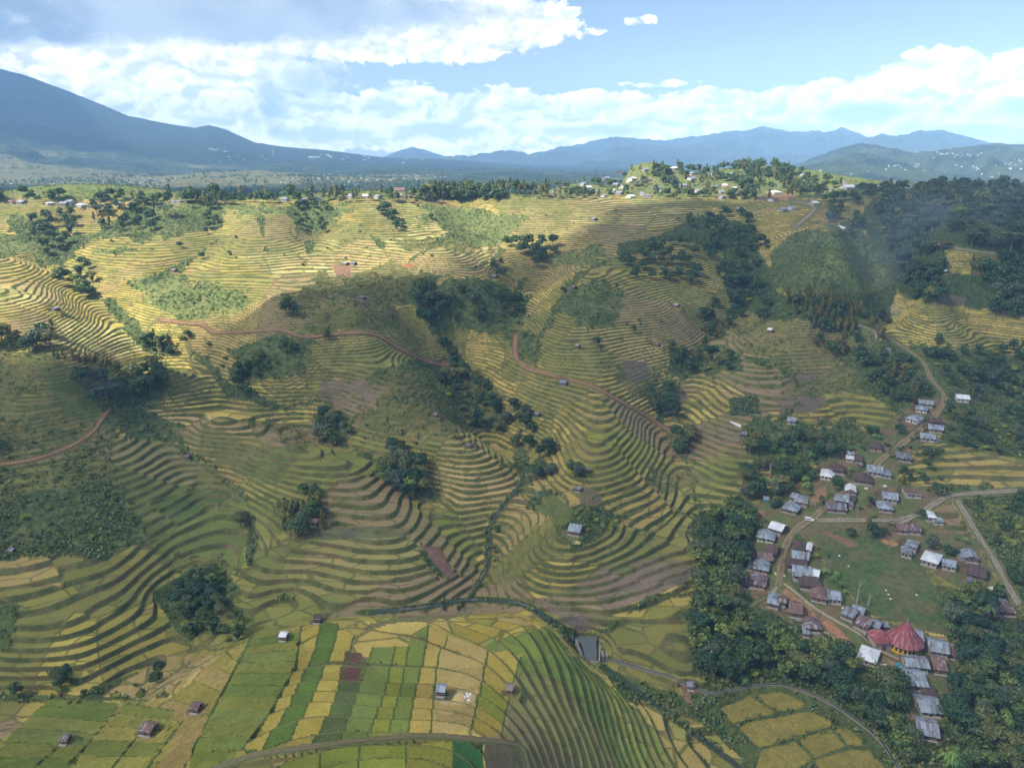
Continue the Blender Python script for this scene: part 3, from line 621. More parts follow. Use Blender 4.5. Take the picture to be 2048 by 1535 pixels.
# ------------------------------------------------------------------ far plain, hills and mountains as one heightfield each
def prof(s):
    p = np.array([[float(v) for v in q.split(',')] for q in s.split()]); return p
def far_material(name, dark, mid, light, tsc):
    m, t = material(name)
    pos = t.new('ShaderNodeNewGeometry').outputs['Position']
    a = t.noise(pos, .0016*tsc, 5, .6); b = t.noise(pos, .010*tsc, 5, .65); c = t.noise(pos, .045*tsc, 3, .7)
    nz = t.sep(t.new('ShaderNodeNewGeometry').outputs['Normal'])[2]
    w = t.attr('wood')[2]
    s = t.m('ADD', t.m('ADD', t.m('MULTIPLY', a, .55), t.m('MULTIPLY', b, .45)), t.m('MULTIPLY', t.m('SUBTRACT', .5, w), .5))
    col = t.mix(t.sm(.44, .54, s), dark, mid); col = t.mix(t.sm(.56, .66, s), col, light)
    col = t.mix(1.0, col, t.xyz(*[t.m('ADD', .55, t.m('MULTIPLY', c, .9))]*3), 'MULTIPLY')
    t.out(t.bsdf(col, .95, .05, t.bump(t.m('ADD', b, t.m('MULTIPLY', c, .6)), 1.0, 40/tsc))); return m
def build_far():
    # plain from behind the ridge to the foot of the volcano; the volcano rises out of it
    K = np.linspace(-1.0, 1.0, 900); D = np.geomspace(1020, 13000, 620)
    Y, KK = np.meshgrid(D, K, indexing='ij'); X = KK*Y
    px = PW/2 + KK*F*1.07         # photo column of the far ground
    base = -60 - 45*sstep(1000, 1700, Y) - 14*sstep(2500, 6000, Y) + 5*fbm(X/400, Y/700, 5, 3)
    # gentle valley floor steps and belts
    vol = prof('-900,-350 -400,-60 -200,40 0,135 60,152 130,180 190,205 250,232 320,246 380,256 410,250 440,258 500,285 560,294 640,300 760,315 860,318 940,322 1100,335 1400,350 2100,360')
    top = np.interp(px, vol[:, 0], vol[:, 1]); dv = 7400.
    el = ray(px, top)[1]*dv     # height of the crest above the eye
    el = np.where(el > 700, 700+180*np.tanh((el-700)/180), el)
    crest = np.maximum(el, -105)
    s1 = np.clip((Y-3300)/(dv-3300), 0, 1)
    rise = s1**1.75
    fl = np.where(Y > dv, 1-(Y-dv)/6000, 1)
    ridg = 1-np.abs(fbm(X/900+.3*fbm(X/500, Y/500, 91, 2), Y/1500, 23, 4))*2
    ridg2 = 1-np.abs(fbm(X/330, Y/520, 29, 4))*2
    hv = base + (crest-base)*rise*fl + (crest+140)*.13*(ridg-.6)*np.sin(np.clip(s1, 0, 1)*math.pi)*1.0 + 14*(ridg2-.6)*sstep(.05, .25, s1)*(1-s1)
    # yellow-green foothills at the foot
    foot = 34*np.maximum(0, fbm(X/420, Y/520, 33, 3)+.25)*np.exp(-((Y-3500)/750)**2)*sstep(1150, 500, px)
    z = hv + foot
    # low forested swell in front on the right half and middle
    z += 16*sstep(500, 900, px)*np.exp(-((Y-4600)/900)**2)*(1+.5*fbm(X/300, Y/300, 37, 3))
    z += 5.0*np.maximum(0, fbm(X/60, Y/60, 39, 2))*sstep(1500, 2200, Y)
    # wood density: volcano top and low belts dark, foothills open
    wood = .5 + .7*sstep(.35, .75, s1) - .75*np.exp(-((Y-3450)/600)**2)*sstep(1000, 500, px) + .35*fbm(X/500, Y/260, 43, 3) + .25*np.exp(-((Y-1900)/600)**2)
    o = grid_mesh('plain', X, Y, z, far_material('far_woodland', (.016, .030, .020, 1), (.050, .068, .036, 1), (.15, .15, .07, 1), 1.0), [('wood', 'FLOAT_COLOR', np.repeat(wood.reshape(-1, 1), 4, 1))])
    tag(o, kind='structure')
    global far_plain
    far_plain = (D, K, z)
    def rangemesh(name, pstr, dist, depth, rough, y0, mat, seed):
        p = prof(pstr); pxs = np.linspace(p[0, 0], p[-1, 0], 560)
        tops = np.interp(pxs, p[:, 0], p[:, 1])
        kk, _ = ray(pxs, np.full_like(pxs, 300.))
        vv = np.linspace(0, 1, 150)
        V, KQ = np.meshgrid(vv, kk, indexing='ij')
        Yq = dist - depth*(1-V*1.25)*1.0; Xq = KQ*Yq
        cr = (YH-tops)/F*dist*1.045
        s = np.clip(V*1.25, 0, 1); up = np.where(V*1.25 <= 1, s**1.15, 1-(V*1.25-1)*2.2)
        fe = np.clip(np.minimum((pxs-p[0, 0]), (p[-1, 0]-pxs))/60, 0, 1)
        rg = (1-np.abs(fbm(Xq/(depth*.20)+.4*fbm(Xq/(depth*.15), Yq/(depth*.15), seed+9, 2), Yq/(depth*.42), seed, 5))*2.2)
        zq = y0 + (cr-y0)*up + rough*(rg-.55)*np.sin(np.clip(s, 0, 1)*math.pi*.93)*1.0 + rough*.10*fbm(Xq/(depth*.03), Yq/(depth*.03), seed+4, 3)
        o = grid_mesh(name, Xq, Yq, zq, mat, [('wood', 'FLOAT_COLOR', np.full((Xq.size, 4), .5))])
        return tag(o, kind='structure'), (Xq, Yq, zq)
    fm = far_material('mountain_woodland', (.016, .026, .018, 1), (.035, .047, .028, 1), (.07, .075, .04, 1), .6)
    rangemesh('mountain_range', '860,330 940,321 1000,312 1060,306 1120,298 1180,290 1230,281 1290,284 1340,286 1400,281 1440,272 1490,270 1515,264 1545,268 1600,272 1640,268 1675,263 1710,272 1760,290 1850,300 2060,305 2300,300', 11500, 4200, 250, -130, fm, 101)
    rangemesh('mountain', '1560,335 1640,312 1700,290 1760,272 1790,278 1830,268 1880,270 1940,283 1985,294 2100,300 2300,310', 9200, 3000, 190, -130, fm, 111)
    rangemesh('mountain', '740,322 790,305 825,296 850,301 890,312 960,322', 12500, 2500, 60, -120, fm, 121)
    global right_hill
    _, right_hill = rangemesh('hills', '1480,372 1560,345 1620,318 1680,297 1720,291 1790,300 1840,306 1900,298 1960,293 2048,294 2140,300 2350,310', 4700, 2300, 95, -110, far_material('hill_woodland', (.020, .034, .020, 1), (.050, .068, .032, 1), (.10, .11, .05, 1), 1.6), 131)
# ------------------------------------------------------------------ sky, sun, air
SUN_EL, SUN_AZ = R(47), R(-115)         # sun on the left, a little behind the camera (azimuth clockwise from +y)
SUNV = np.array([math.cos(SUN_EL)*math.sin(SUN_AZ), math.cos(SUN_EL)*math.cos(SUN_AZ), math.sin(SUN_EL)])
def build_light():
    from mathutils import Vector
    L = bpy.data.lights.new('sun', 'SUN'); L.energy = 5.0; L.angle = R(.6); L.color = (1.0, .91, .77)
    o = bpy.data.objects.new('sun', L); COL.objects.link(o)
    o.rotation_euler = Vector(SUNV).to_track_quat('Z', 'Y').to_euler()
    w = bpy.data.worlds.new('World'); scene.world = w; w.use_nodes = True
    t = NT(w.node_tree)
    sky = t.new('ShaderNodeTexSky', sky_type='NISHITA'); sky.sun_disc = False
    sky.sun_elevation = SUN_EL; sky.sun_rotation = SUN_AZ; sky.altitude = 900; sky.air_density = 1.0; sky.dust_density = .6; sky.ozone_density = 1.2
    bg = t.new('ShaderNodeBackground'); t.l.new(t.mix(1.0, sky.outputs[0], (1.06, .955, .89, 1), 'MULTIPLY'), bg.inputs[0]); bg.inputs[1].default_value = .068
    d = t.vm('NORMALIZE', t.new('ShaderNodeTexCoord').outputs['Generated'])
    s = t.sep(d)
    az = t.m('MULTIPLY', t.m('ARCTAN2', s[0], s[1]), 180/math.pi); el = t.m('MULTIPLY', t.m('ARCSINE', s[2]), 180/math.pi)
    def azel(px, py):
        kx, kz = ray(px, py); return math.degrees(math.atan(kx)), math.degrees(math.atan(kz/math.hypot(1, kx)))
    # cloud space: elevation stretched, as clouds flatten towards the horizon
    cvec = t.xyz(t.m('MULTIPLY', az, .10), t.m('MULTIPLY', el, .155), 0.0)
    off = t.vm('ADD', cvec, (-.03, .055, 0))
    def fb(v, sc=1.0, det=9):
        n = t.new('ShaderNodeTexNoise', noise_dimensions='2D'); t.put(n.inputs['Vector'], v); n.inputs['Scale'].default_value = sc
        n.inputs['Detail'].default_value = det; n.inputs['Roughness'].default_value = .56; n.inputs['Distortion'].default_value = .25
        return n.outputs[0]
    n0 = fb(cvec, 3.4); n1 = fb(off, 3.4, 3); n0s = fb(cvec, 3.4, 3); nb = fb(cvec, .7, 3)
    vo = t.new('ShaderNodeTexVoronoi', feature='SMOOTH_F1', voronoi_dimensions='2D'); t.put(vo.inputs['Vector'], t.vm('ADD', cvec, t.vm('SCALE', t.xyz(n0, n1, 0), None, .35)))
    vo.inputs['Scale'].default_value = 5.5; vo.inputs['Detail'].default_value = 3; vo.inputs['Roughness'].default_value = .55; vo.inputs['Smoothness'].default_value = .35
    billow = t.m('SUBTRACT', .55, vo.outputs['Distance'])
    def field(blobs, amp):
        tot = None; under = None
        for (bx, by, rx, ry, wgt) in blobs:
            a0, e0 = azel(bx, by); a1, _ = azel(bx+rx, by); _, e1 = azel(bx, by-ry)
            ra = abs(a1-a0); re = abs(e1-e0)
            u = t.m('DIVIDE', t.m('SUBTRACT', az, a0), ra); v = t.m('DIVIDE', t.m('SUBTRACT', el, e0), re)
            r2 = t.m('ADD', t.m('MULTIPLY', u, u), t.m('MULTIPLY', v, v))
            b = t.m('MULTIPLY', t.m('SUBTRACT', 1.0, r2), wgt); b = t.m('MAXIMUM', b, -1.6)
            if tot is None: tot = b
            else:
                tot = t.m('SMOOTH_MAX', tot, b, .25)
        return t.m('ADD', tot, t.m('ADD', t.m('MULTIPLY', t.m('SUBTRACT', n0, .5), amp), t.m('MULTIPLY', billow, amp*.55)))
    white = field([(120, 190, 330, 150, 1), (380, 190, 150, 110, 1.1), (250, 110, 420, 120, 1), (760, 60, 420, 75, 1), (1010, 40, 170, 55, .9), (-350, 120, 400, 260, 1),
                   (560, 250, 120, 70, .9), (660, 245, 90, 70, 1), (820, 240, 120, 80, 1.15), (1000, 240, 150, 72, 1.15), (1200, 240, 180, 66, 1.15), (1420, 240, 200, 70, 1.15), (1640, 235, 170, 80, 1.15), (1300, 262, 1000, 62, 1.3),
                   (1860, 200, 200, 110, 1.1), (2060, 190, 220, 110, 1.1), (2400, 190, 300, 120, 1), (1320, 168, 90, 10, .35), (1280, 42, 40, 12, .25), (1190, 62, 30, 8, .2)], .72)
    grey = field([(330, 25, 540, 74, 1.35), (700, 20, 360, 46, 1.1), (60, 60, 300, 45, .9), (-300, 40, 400, 80, 1), (620, 150, 110, 60, .7), (540, 190, 45, 90, .7)], .9)
    base = field([(1720, 228, 110, 30, .8), (2040, 210, 60, 22, .7), (640, 268, 130, 22, .7), (880, 262, 130, 24, .7), (1180, 262, 200, 16, .6), (1560, 258, 180, 16, .6), (1900, 262, 160, 20, .6)], .8)
    mask = t.sm(-.06, .14, white)
    lit = t.m('SUBTRACT', n0s, n1)
    shade = t.m('ADD', .66, t.m('ADD', t.m('MULTIPLY', lit, 1.8), t.m('MULTIPLY', billow, .55)), None, True)
    ccol = t.mix(t.sm(.1, .85, shade), (.60, .62, .66, 1), (1.20, 1.12, 1.03, 1))
    thin = t.sm(.15, .8, white)
    ccol = t.mix(t.m('MULTIPLY', t.sm(.0, .55, base), .85), ccol, (.42, .50, .60, 1))
    gm = t.sm(-.05, .75, grey); gcol = t.mix(t.sm(.35, .65, nb), (.22, .28, .37, 1), (.44, .50, .58, 1))
    ccol = t.mix(gm, ccol, gcol)
    allm = t.m('MAXIMUM', t.m('MULTIPLY', mask, .97), t.m('MULTIPLY', t.sm(.05, .6, grey), .95))
    # milky air low in the sky
    haze = t.sm(9.0, -.5, el)
    cl = t.new('ShaderNodeBackground'); t.l.new(ccol, cl.inputs[0]); t.put(cl.inputs[1], t.sm(8.5, 1.0, el, .77, 1.45))
    up = t.sm(14, 30, el)
    allm = t.m('MULTIPLY', allm, t.m('SUBTRACT', 1.0, up))
    # scattered cumulus over the rest of the dome
    rest = t.m('MULTIPLY', t.sm(.50, .60, fb(t.vm('SCALE', d, None, 2.2), 1.2, 6)), up)
    allm = t.m('ADD', allm, t.m('MULTIPLY', rest, .8), None, True)
    pale = t.new('ShaderNodeBackground'); pale.inputs[0].default_value = (.62, .78, .95, 1); pale.inputs[1].default_value = 1.2
    mx0 = t.new('ShaderNodeMixShader'); t.put(mx0.inputs[0], t.m('MULTIPLY', haze, .35)); t.l.new(bg.outputs[0], mx0.inputs[1]); t.l.new(pale.outputs[0], mx0.inputs[2])
    mx = t.new('ShaderNodeMixShader'); t.put(mx.inputs[0], allm); t.l.new(mx0.outputs[0], mx.inputs[1]); t.l.new(cl.outputs[0], mx.inputs[2])
    o = t.new('ShaderNodeOutputWorld'); t.l.new(mx.outputs[0], o.inputs[0])
    w.cycles.sampling_method = 'MANUAL'; w.cycles.sample_map_resolution = 512
def build_haze():
    me = bpy.data.meshes.new('haze')
    lo = 0; hi = 0
    for o in scene.objects:
        if o.type == 'MESH' and o.name.split('.')[0] in ('ground', 'plain', 'hills', 'mountain', 'mountain_range'):
            c = np.empty(len(o.data.vertices)*3, np.float32); o.data.vertices.foreach_get('co', c); lo = min(lo, float(c[2::3].min())); hi = max(hi, float(c[2::3].max()))
    print('height', lo, hi)
    x, y0, y1, z0, z1 = 15000., -1500., 17000., lo-4., max(hi+15, 960.)
    v = [(sx*x, yy, zz) for zz in (z0, z1) for yy in (y0, y1) for sx in (-1, 1)]
    me.from_pydata(v, [], [(0, 2, 3, 1), (4, 5, 7, 6), (0, 1, 5, 4), (2, 6, 7, 3), (0, 4, 6, 2), (1, 3, 7, 5)])
    m, t = material('air'); pv = t.new('ShaderNodeVolumePrincipled')
    pv.inputs['Color'].default_value = (.36, .63, 1.0, 1); pv.inputs['Density'].default_value = HAZE; pv.inputs['Anisotropy'].default_value = -.35
    t.out(None, pv.outputs[0]); me.materials.append(m)
    tag(link('haze', me), kind='stuff')
HAZE = 1.05e-4
def link(name, me, parent=None):
    o = bpy.data.objects.new(name, me); COL.objects.link(o)
    if parent: o.parent = parent
    return o
# ------------------------------------------------------------------ the cloud overhead that shades the valley
CLOUD_ALT = 2100.0
def build_clouds():
    m, t = material('cloud_vapour')
    dif = t.new('ShaderNodeBsdfDiffuse'); dif.inputs[0].default_value = (.95, .95, .95, 1)
    trl = t.new('ShaderNodeBsdfTranslucent'); trl.inputs[0].default_value = (.95, .95, .96, 1)
    tr = t.new('ShaderNodeBsdfTransparent')
    a = t.new('ShaderNodeMixShader'); a.inputs[0].default_value = .62; t.l.new(dif.outputs[0], a.inputs[1]); t.l.new(trl.outputs[0], a.inputs[2])
    b = t.new('ShaderNodeMixShader'); b.inputs[0].default_value = CLOUD_T; t.l.new(a.outputs[0], b.inputs[1]); t.l.new(tr.outputs[0], b.inputs[2])
    t.out(b.outputs[0])
    def puff(name, ground_pts, seed):
        # outline on the ground -> shifted along the sunbeams up to cloud height
        g = np.array(ground_pts, float)
        lam = (CLOUD_ALT-g[:, 2])/SUNV[2]; q = g[:, :2] + lam[:, None]*SUNV[:2]
        n = 420; seg = np.vstack([q, q[:1]]); L = np.concatenate([[0], np.cumsum(np.hypot(*np.diff(seg, axis=0).T))])
        s = np.linspace(0, L[-1], n, endpoint=False); ox = np.interp(s, L, seg[:, 0]); oy = np.interp(s, L, seg[:, 1])
        dn = np.stack([np.roll(oy, -1)-np.roll(oy, 1), -(np.roll(ox, -1)-np.roll(ox, 1))], 1); dn /= np.linalg.norm(dn, axis=1)[:, None]
        w = 34*fbm(ox/190, oy/190, seed, 4); ox = ox+dn[:, 0]*w; oy = oy+dn[:, 1]*w
        cx, cy = ox.mean(), oy.mean(); V = []; Fc = []; M = 26
        for side in (1, -1):
            for r in range(M):
                rr = 1-(r/M)**1.0*.985
                x = cx+(ox-cx)*rr; y = cy+(oy-cy)*rr
                prof_ = (1-rr**6)**.5
                th = (210 if side > 0 else 60)*prof_*(1+.55*fbm(x/230, y/230, seed+side, 4))*1.0
                z = CLOUD_ALT+side*th; V += list(zip(x, y, z))
        idx = lambda sd, r, k: sd*M*n + r*n + k % n
        for sd in (0, 1):
            for r in range(M-1):
                for k in range(n):
                    f = (idx(sd, r, k), idx(sd, r, k+1), idx(sd, r+1, k+1), idx(sd, r+1, k)); Fc.append(f if sd == 0 else f[::-1])
            c = [idx(sd, M-1, k) for k in range(n)]; Fc.append(tuple(c) if sd == 0 else tuple(c[::-1]))
        me = bpy.data.meshes.new(name); me.from_pydata(V, [], Fc); me.materials.append(m)
        for p in me.polygons: p.use_smooth = True
        return tag(link(name, me), kind='structure')
    edge = pl('-200,790 0,785 120,785 250,785 345,768 415,715 455,675 492,648 570,608 660,568 720,552 830,548 900,534 970,514 1040,498 1100,486 1180,444 1250,412')
    G = ground_at([p[0] for p in edge], [p[1] for p in edge], Hsmooth)
    pts = [(-900., 380., -120.)] + [tuple(v) for v in G] + [tuple(v) for v in ground_at([1330, 1420], [402, 398], Hsmooth)] + [(560., 1010., -50.), (760., 960., -50.), (1300., 1500., -60), (1700., 900., -90.), (1500., -200., -190.), (300., -700., -190.), (-700., -500., -180.)]
    puff('cloud', pts, 201)
    puff('cloud', [(-1400., 1080., -70.), (-300., 1120., -70.), (120., 1180, -70), (420., 1600., -90.), (300., 2000., -100.), (-500., 2350., -100.), (-1900., 2300., -100.)], 211)
    puff('cloud', [(-2500., 5200., 60.), (-3300, 6200, 200), (-4500., 8800., 500), (-7500., 8800., 600.), (-6500., 4600., 100.)], 221)
CLOUD_T = .46
# ------------------------------------------------------------------ leaves, crowns, trunks
def leaf_material(name, c1, c2, c3=None, var=.48):
    m, t = material(name)
    isl = t.new('ShaderNodeNewGeometry').outputs['Random Per Island']
    rnd = t.new('ShaderNodeObjectInfo').outputs['Random']
    pos = t.new('ShaderNodeNewGeometry').outputs['Position']
    n = t.noise(pos, .35, 2)
    s = t.m('ADD', t.m('MULTIPLY', isl, .6), t.m('MULTIPLY', n, .5))
    col = t.mix(t.sm(.25, .85, s), c1, c2)
    if c3: col = t.mix(t.sm(.80, .92, isl), col, c3)
    col = t.mix(1.0, col, t.xyz(t.m('ADD', 1-var*.6, t.m('MULTIPLY', rnd, var*1.5)), t.m('ADD', 1-var*.5, t.m('MULTIPLY', rnd, var)), t.m('ADD', 1-var*.4, t.m('MULTIPLY', rnd, var*.5))), 'MULTIPLY')
    d = t.new('ShaderNodeBsdfDiffuse'); t.l.new(col, d.inputs[0]); tr = t.new('ShaderNodeBsdfTranslucent'); t.l.new(col, tr.inputs[0])
    g = t.new('ShaderNodeBsdfGlossy'); g.inputs[0].default_value = (.6, .65, .7, 1); g.inputs[1].default_value = .45
    a = t.new('ShaderNodeMixShader'); a.inputs[0].default_value = .22; t.l.new(d.outputs[0], a.inputs[1]); t.l.new(tr.outputs[0], a.inputs[2])
    b = t.new('ShaderNodeMixShader'); b.inputs[0].default_value = .03; t.l.new(a.outputs[0], b.inputs[1]); t.l.new(g.outputs[0], b.inputs[2])
    t.out(b.outputs[0]); return m
def plain_material(name, c, rough=.85, noise=.35, sc=1.2, spec=.2, metal=0):
    m, t = material(name); pos = t.new('ShaderNodeNewGeometry').outputs['Position']
    n = t.noise(pos, sc, 4, .6); col = t.mix(1.0, V3(c), t.xyz(*[t.m('ADD', 1-noise*.5, t.m('MULTIPLY', n, noise))]*3), 'MULTIPLY')
    big = t.noise(pos, sc*.15, 3); col = t.mix(t.m('MULTIPLY', t.sm(.5, .7, big), noise), col, V3(tuple(q*.7 for q in c)))
    t.out(t.bsdf(col, rough, spec, t.bump(n, .3, .05), Metallic=metal)); return m
LM = {
 'dark': leaf_material('leaf_dark', (.018, .062, .036, 1), (.062, .125, .055, 1)),
 'mid': leaf_material('leaf_mid', (.042, .095, .038, 1), (.125, .190, .062, 1)),
 'olive': leaf_material('leaf_olive', (.090, .120, .042, 1), (.220, .235, .080, 1)),
 'bamboo': leaf_material('leaf_bamboo', (.055, .125, .034, 1), (.200, .265, .062, 1), (.27, .29, .08, 1)),
 'banana': leaf_material('leaf_banana', (.080, .190, .050, 1), (.190, .320, .080, 1), (.30, .28, .09, 1)),
 'clove': leaf_material('leaf_golden', (.075, .105, .034, 1), (.170, .180, .050, 1), (.36, .28, .055, 1)),
 'grey': leaf_material('leaf_grey', (.060, .100, .062, 1), (.140, .180, .110, 1)),
 'shrub': leaf_material('leaf_shrub', (.060, .110, .036, 1), (.190, .240, .075, 1)),
 'bright': leaf_material('leaf_bright', (.16, .23, .03, 1), (.32, .37, .05, 1)),
}
BARK = plain_material('bark', (.16, .125, .095), .95, .5, 3)
PALEBARK = plain_material('pale_bark', (.34, .30, .25), .95, .4, 3)
class MB:
    def __init__(s): s.v = []; s.f = []; s.mi = []; s.uv = {}
    def add(s, v, f, mi=0):
        o = len(s.v); s.v += [tuple(map(float, q)) for q in v]; s.f += [tuple(o+i for i in q) for q in f]; s.mi += [mi]*len(f)
    def box(s, x0, x1, y0, y1, z0, z1, mi=0):
        s.add([(x0, y0, z0), (x1, y0, z0), (x1, y1, z0), (x0, y1, z0), (x0, y0, z1), (x1, y0, z1), (x1, y1, z1), (x0, y1, z1)],
              [(0, 3, 2, 1), (4, 5, 6, 7), (0, 1, 5, 4), (1, 2, 6, 5), (2, 3, 7, 6), (3, 0, 4, 7)], mi)
    def tube(s, pts, rad, n=6, mi=0):
        pts = [np.array(p, float) for p in pts]; V = []; Fc = []
        for i, p in enumerate(pts):
            d = pts[min(i+1, len(pts)-1)]-pts[max(i-1, 0)]; d /= np.linalg.norm(d)+1e-9
            a = np.cross(d, (0, 1, .1) if abs(d[1]) < .9 else (1, 0, 0)); a /= np.linalg.norm(a); b = np.cross(d, a)
            for k in range(n):
                q = 2*math.pi*k/n; V.append(p+rad[i]*(math.cos(q)*a+math.sin(q)*b))
        for i in range(len(pts)-1):
            for k in range(n): Fc.append((i*n+k, i*n+(k+1) % n, (i+1)*n+(k+1) % n, (i+1)*n+k))
        Fc.append(tuple(range(n))[::-1]); Fc.append(tuple((len(pts)-1)*n+k for k in range(n)))
        s.add(V, Fc, mi)
    def mesh(s, name, mats, smooth=False):
        me = bpy.data.meshes.new(name); me.from_pydata(s.v, [], s.f)
        for m in mats: me.materials.append(m)
        if any(s.mi): me.polygons.foreach_set('material_index', s.mi)
        if smooth: me.polygons.foreach_set('use_smooth', [True]*len(s.f))
        me.update(); return me
def leaves(mb, C, N, size, r, mi=0, asp=1.5):
    """flat leaf sprays: centres C, facing N"""
    C = np.asarray(C, float); N = np.asarray(N, float); n = len(C)
    N = N + r.normal(0, .55, N.shape); N /= np.linalg.norm(N, axis=1)[:, None]
    T = np.cross(N, r.normal(0, 1, N.shape)); T /= np.linalg.norm(T, axis=1)[:, None]+1e-9; B = np.cross(N, T)
    s = (size*(.6+.8*r.random(n)))[:, None]
    q = np.stack([C-T*s*asp*.5, C-B*s*.5+N*s*.1, C+T*s*asp*.5, C+B*s*.5+N*s*.1], 1).reshape(-1, 3)
    o = len(mb.v); mb.v += [tuple(p) for p in q]; mb.f += [(o+4*i, o+4*i+1, o+4*i+2, o+4*i+3) for i in range(n)]; mb.mi += [mi]*n
def blob(mb, c, rad, n, size, r, mi=0):
    d = r.normal(0, 1, (n, 3)); d /= np.linalg.norm(d, axis=1)[:, None]; d[:, 2] = np.where(d[:, 2] < -.35, -d[:, 2], d[:, 2])
    rr = .72+.32*r.random(n)**.6
    C = np.array(c)+d*np.array(rad)*rr[:, None]
    leaves(mb, C, d+np.array([0, 0, .35]), size, r, mi)
def crown(kind, seed, q=1.0):
    """leaf mesh and wood mesh, tree about 10 m tall"""
    r = np.random.default_rng(seed); L = MB(); W = MB()
    if kind == 'broadleaf':
        nb = r.integers(6, 10); ht = 10.0; W.tube([(0, 0, -.8), (.1, 0, 2), (0, .1, 5), (.1, 0, 7.5)], [.34, .26, .17, .06])
        for i in range(nb):
            a = 6.28*i/nb+r.random(); d = 2.3*r.random()**.5 if i else 0; z = 4.2+3.8*r.random() if i else 7.6
            c = (d*math.cos(a)*1.2, d*math.sin(a)*1.2, z); R_ = 1.5+1.1*r.random()
            W.tube([(0, 0, 3+z*.2), (c[0]*.5, c[1]*.5, z*.72), (c[0]*.9, c[1]*.9, z-.2)], [.13, .09, .03], 4)
            blob(L, c, (R_*1.15, R_*1.15, R_*.85), int(150*q), .62/q**.5, r)
    elif kind == 'umbrella':
        W.tube([(0, 0, -.8), (.1, 0, 3), (0, .1, 5.2)], [.4, .3, .2])
        for i in range(11):
            a = 6.28*i/11+r.random()*.5; d = 1.2+3.6*r.random(); z = 7.2+1.3*r.random()-.10*d
            c = (d*math.cos(a), d*math.sin(a), z); W.tube([(0, 0, 5), (c[0]*.6, c[1]*.6, z-1.0), (c[0], c[1], z-.1)], [.14, .08, .03], 4)
            blob(L, c, (1.7, 1.7, .65), int(90*q), .55/q**.5, r)
    elif kind == 'bamboo':
        n = int(20)
        for i in range(n):
            a = 6.28*i/n+r.random()*.6; b = .35+.5*r.random(); h = 7.5+3.2*r.random(); out = 1.0+2.6*r.random()
            P_ = [np.array([b*math.cos(a)+out*t_**2.6*math.cos(a), b*math.sin(a)+out*t_**2.6*math.sin(a), h*(t_-.22*t_**4)]) for t_ in np.linspace(0, 1, 7)]
            P_[0][2] = -.6; W.tube(P_, [.07, .07, .06, .05, .04, .03, .015], 4)
            m = int(80*q); tt = .25+.75*r.random(m)**.75; C = np.stack([np.interp(tt, np.linspace(0, 1, 7), [p[k] for p in P_]) for k in range(3)], 1)
            sp = .28+.5*tt[:, None]; C += r.normal(0, 1, C.shape)*sp*np.array([.75, .75, .6])
            N_ = np.stack([np.cos(a)*np.ones(m), np.sin(a)*np.ones(m), .9*np.ones(m)], 1); leaves(L, C, N_, .55/q**.5, r, 0, 1.9)
    elif kind == 'slender':
        W.tube([(0, 0, -.8), (.15, 0, 3), (-.1, .1, 7), (.05, 0, 9.6)], [.22, .17, .10, .03], 5)
        for i in range(11):
            z = 3.6+6.2*(i/10); a = r.random()*6.28; d = (1.25*(1-(i/10)**2)+.25)*r.random()
            c = (d*math.cos(a), d*math.sin(a), z); R_ = (.75+.55*r.random())*(1.15-.5*i/10)
            W.tube([(0, 0, z-.9), c], [.06, .02], 3); blob(L, c, (R_, R_, R_*.8), int(60*q), .5/q**.5, r)
    elif kind == 'conical':
        W.tube([(0, 0, -.8), (0, 0, 5), (0, 0, 9)], [.2, .13, .03], 5); m = int(900*q)
        z = 1.0+8.8*r.random(m)**1.15; a = r.random(m)*6.28; R_ = 2.0*np.minimum(1, (10.2-z)/5.5)**.8*(.75+.25*np.sin(a*5+z*2.1))*(.7+.35*r.random(m))
        leaves(L, np.stack([R_*np.cos(a), R_*np.sin(a), z], 1), np.stack([np.cos(a), np.sin(a), .8*np.ones(m)], 1), .5/q**.5, r)
    elif kind in ('banana', 'palm'):
        stems = [(0, 0, 3.0)] if kind == 'palm' else [(r.normal(0, .9), r.normal(0, .9), 2.2+1.2*r.random()) for _ in range(4)]
        for (sx, sy, sh) in stems:
            if kind == 'palm': sh = 7.6
            W.tube([(sx, sy, -.5), (sx+.1, sy, sh*.5), (sx, sy+.1, sh)], [.22 if kind == 'palm' else .16, .15, .10], 5)
            nl = 16 if kind == 'palm' else 8
            for i in range(nl):
                a = 6.28*i/nl+r.random()*.5; ln = (3.1 if kind == 'palm' else 2.5)*(.8+.4*r.random()); up = .55+.75*r.random(); wd = .42 if kind == 'palm' else .36
                ts = np.linspace(0, 1, 6); cen = [(sx+ln*t_*math.cos(a)*.85, sy+ln*t_*math.sin(a)*.85, sh+ln*(up*t_-(up+.55)*t_*t_)) for t_ in ts]
                ws = [wd*k for k in (.25, .9, 1.0, .9, .6, .08)]; px_, py_ = -math.sin(a), math.cos(a)
                V = []
                for c, w_ in zip(cen, ws): V += [(c[0]+px_*w_, c[1]+py_*w_, c[2]-w_*.45), c, (c[0]-px_*w_, c[1]-py_*w_, c[2]-w_*.45)]
                Fc = []
                for k in range(5): b0 = 3*k; Fc += [(b0, b0+1, b0+4, b0+3), (b0+1, b0+2, b0+5, b0+4)]
                L.add(V, Fc)
    elif kind == 'bush':
        W.tube([(0, 0, -.4), (0, 0, 1.6)], [.12, .05], 4)
        for i in range(5):
            a = 6.28*i/5; d = .9 if i else 0; blob(L, (d*math.cos(a), d*math.sin(a), 1.3+.8*r.random()), (1.1, 1.1, .95), int(80*q), .45/q**.5, r)
    return L, W
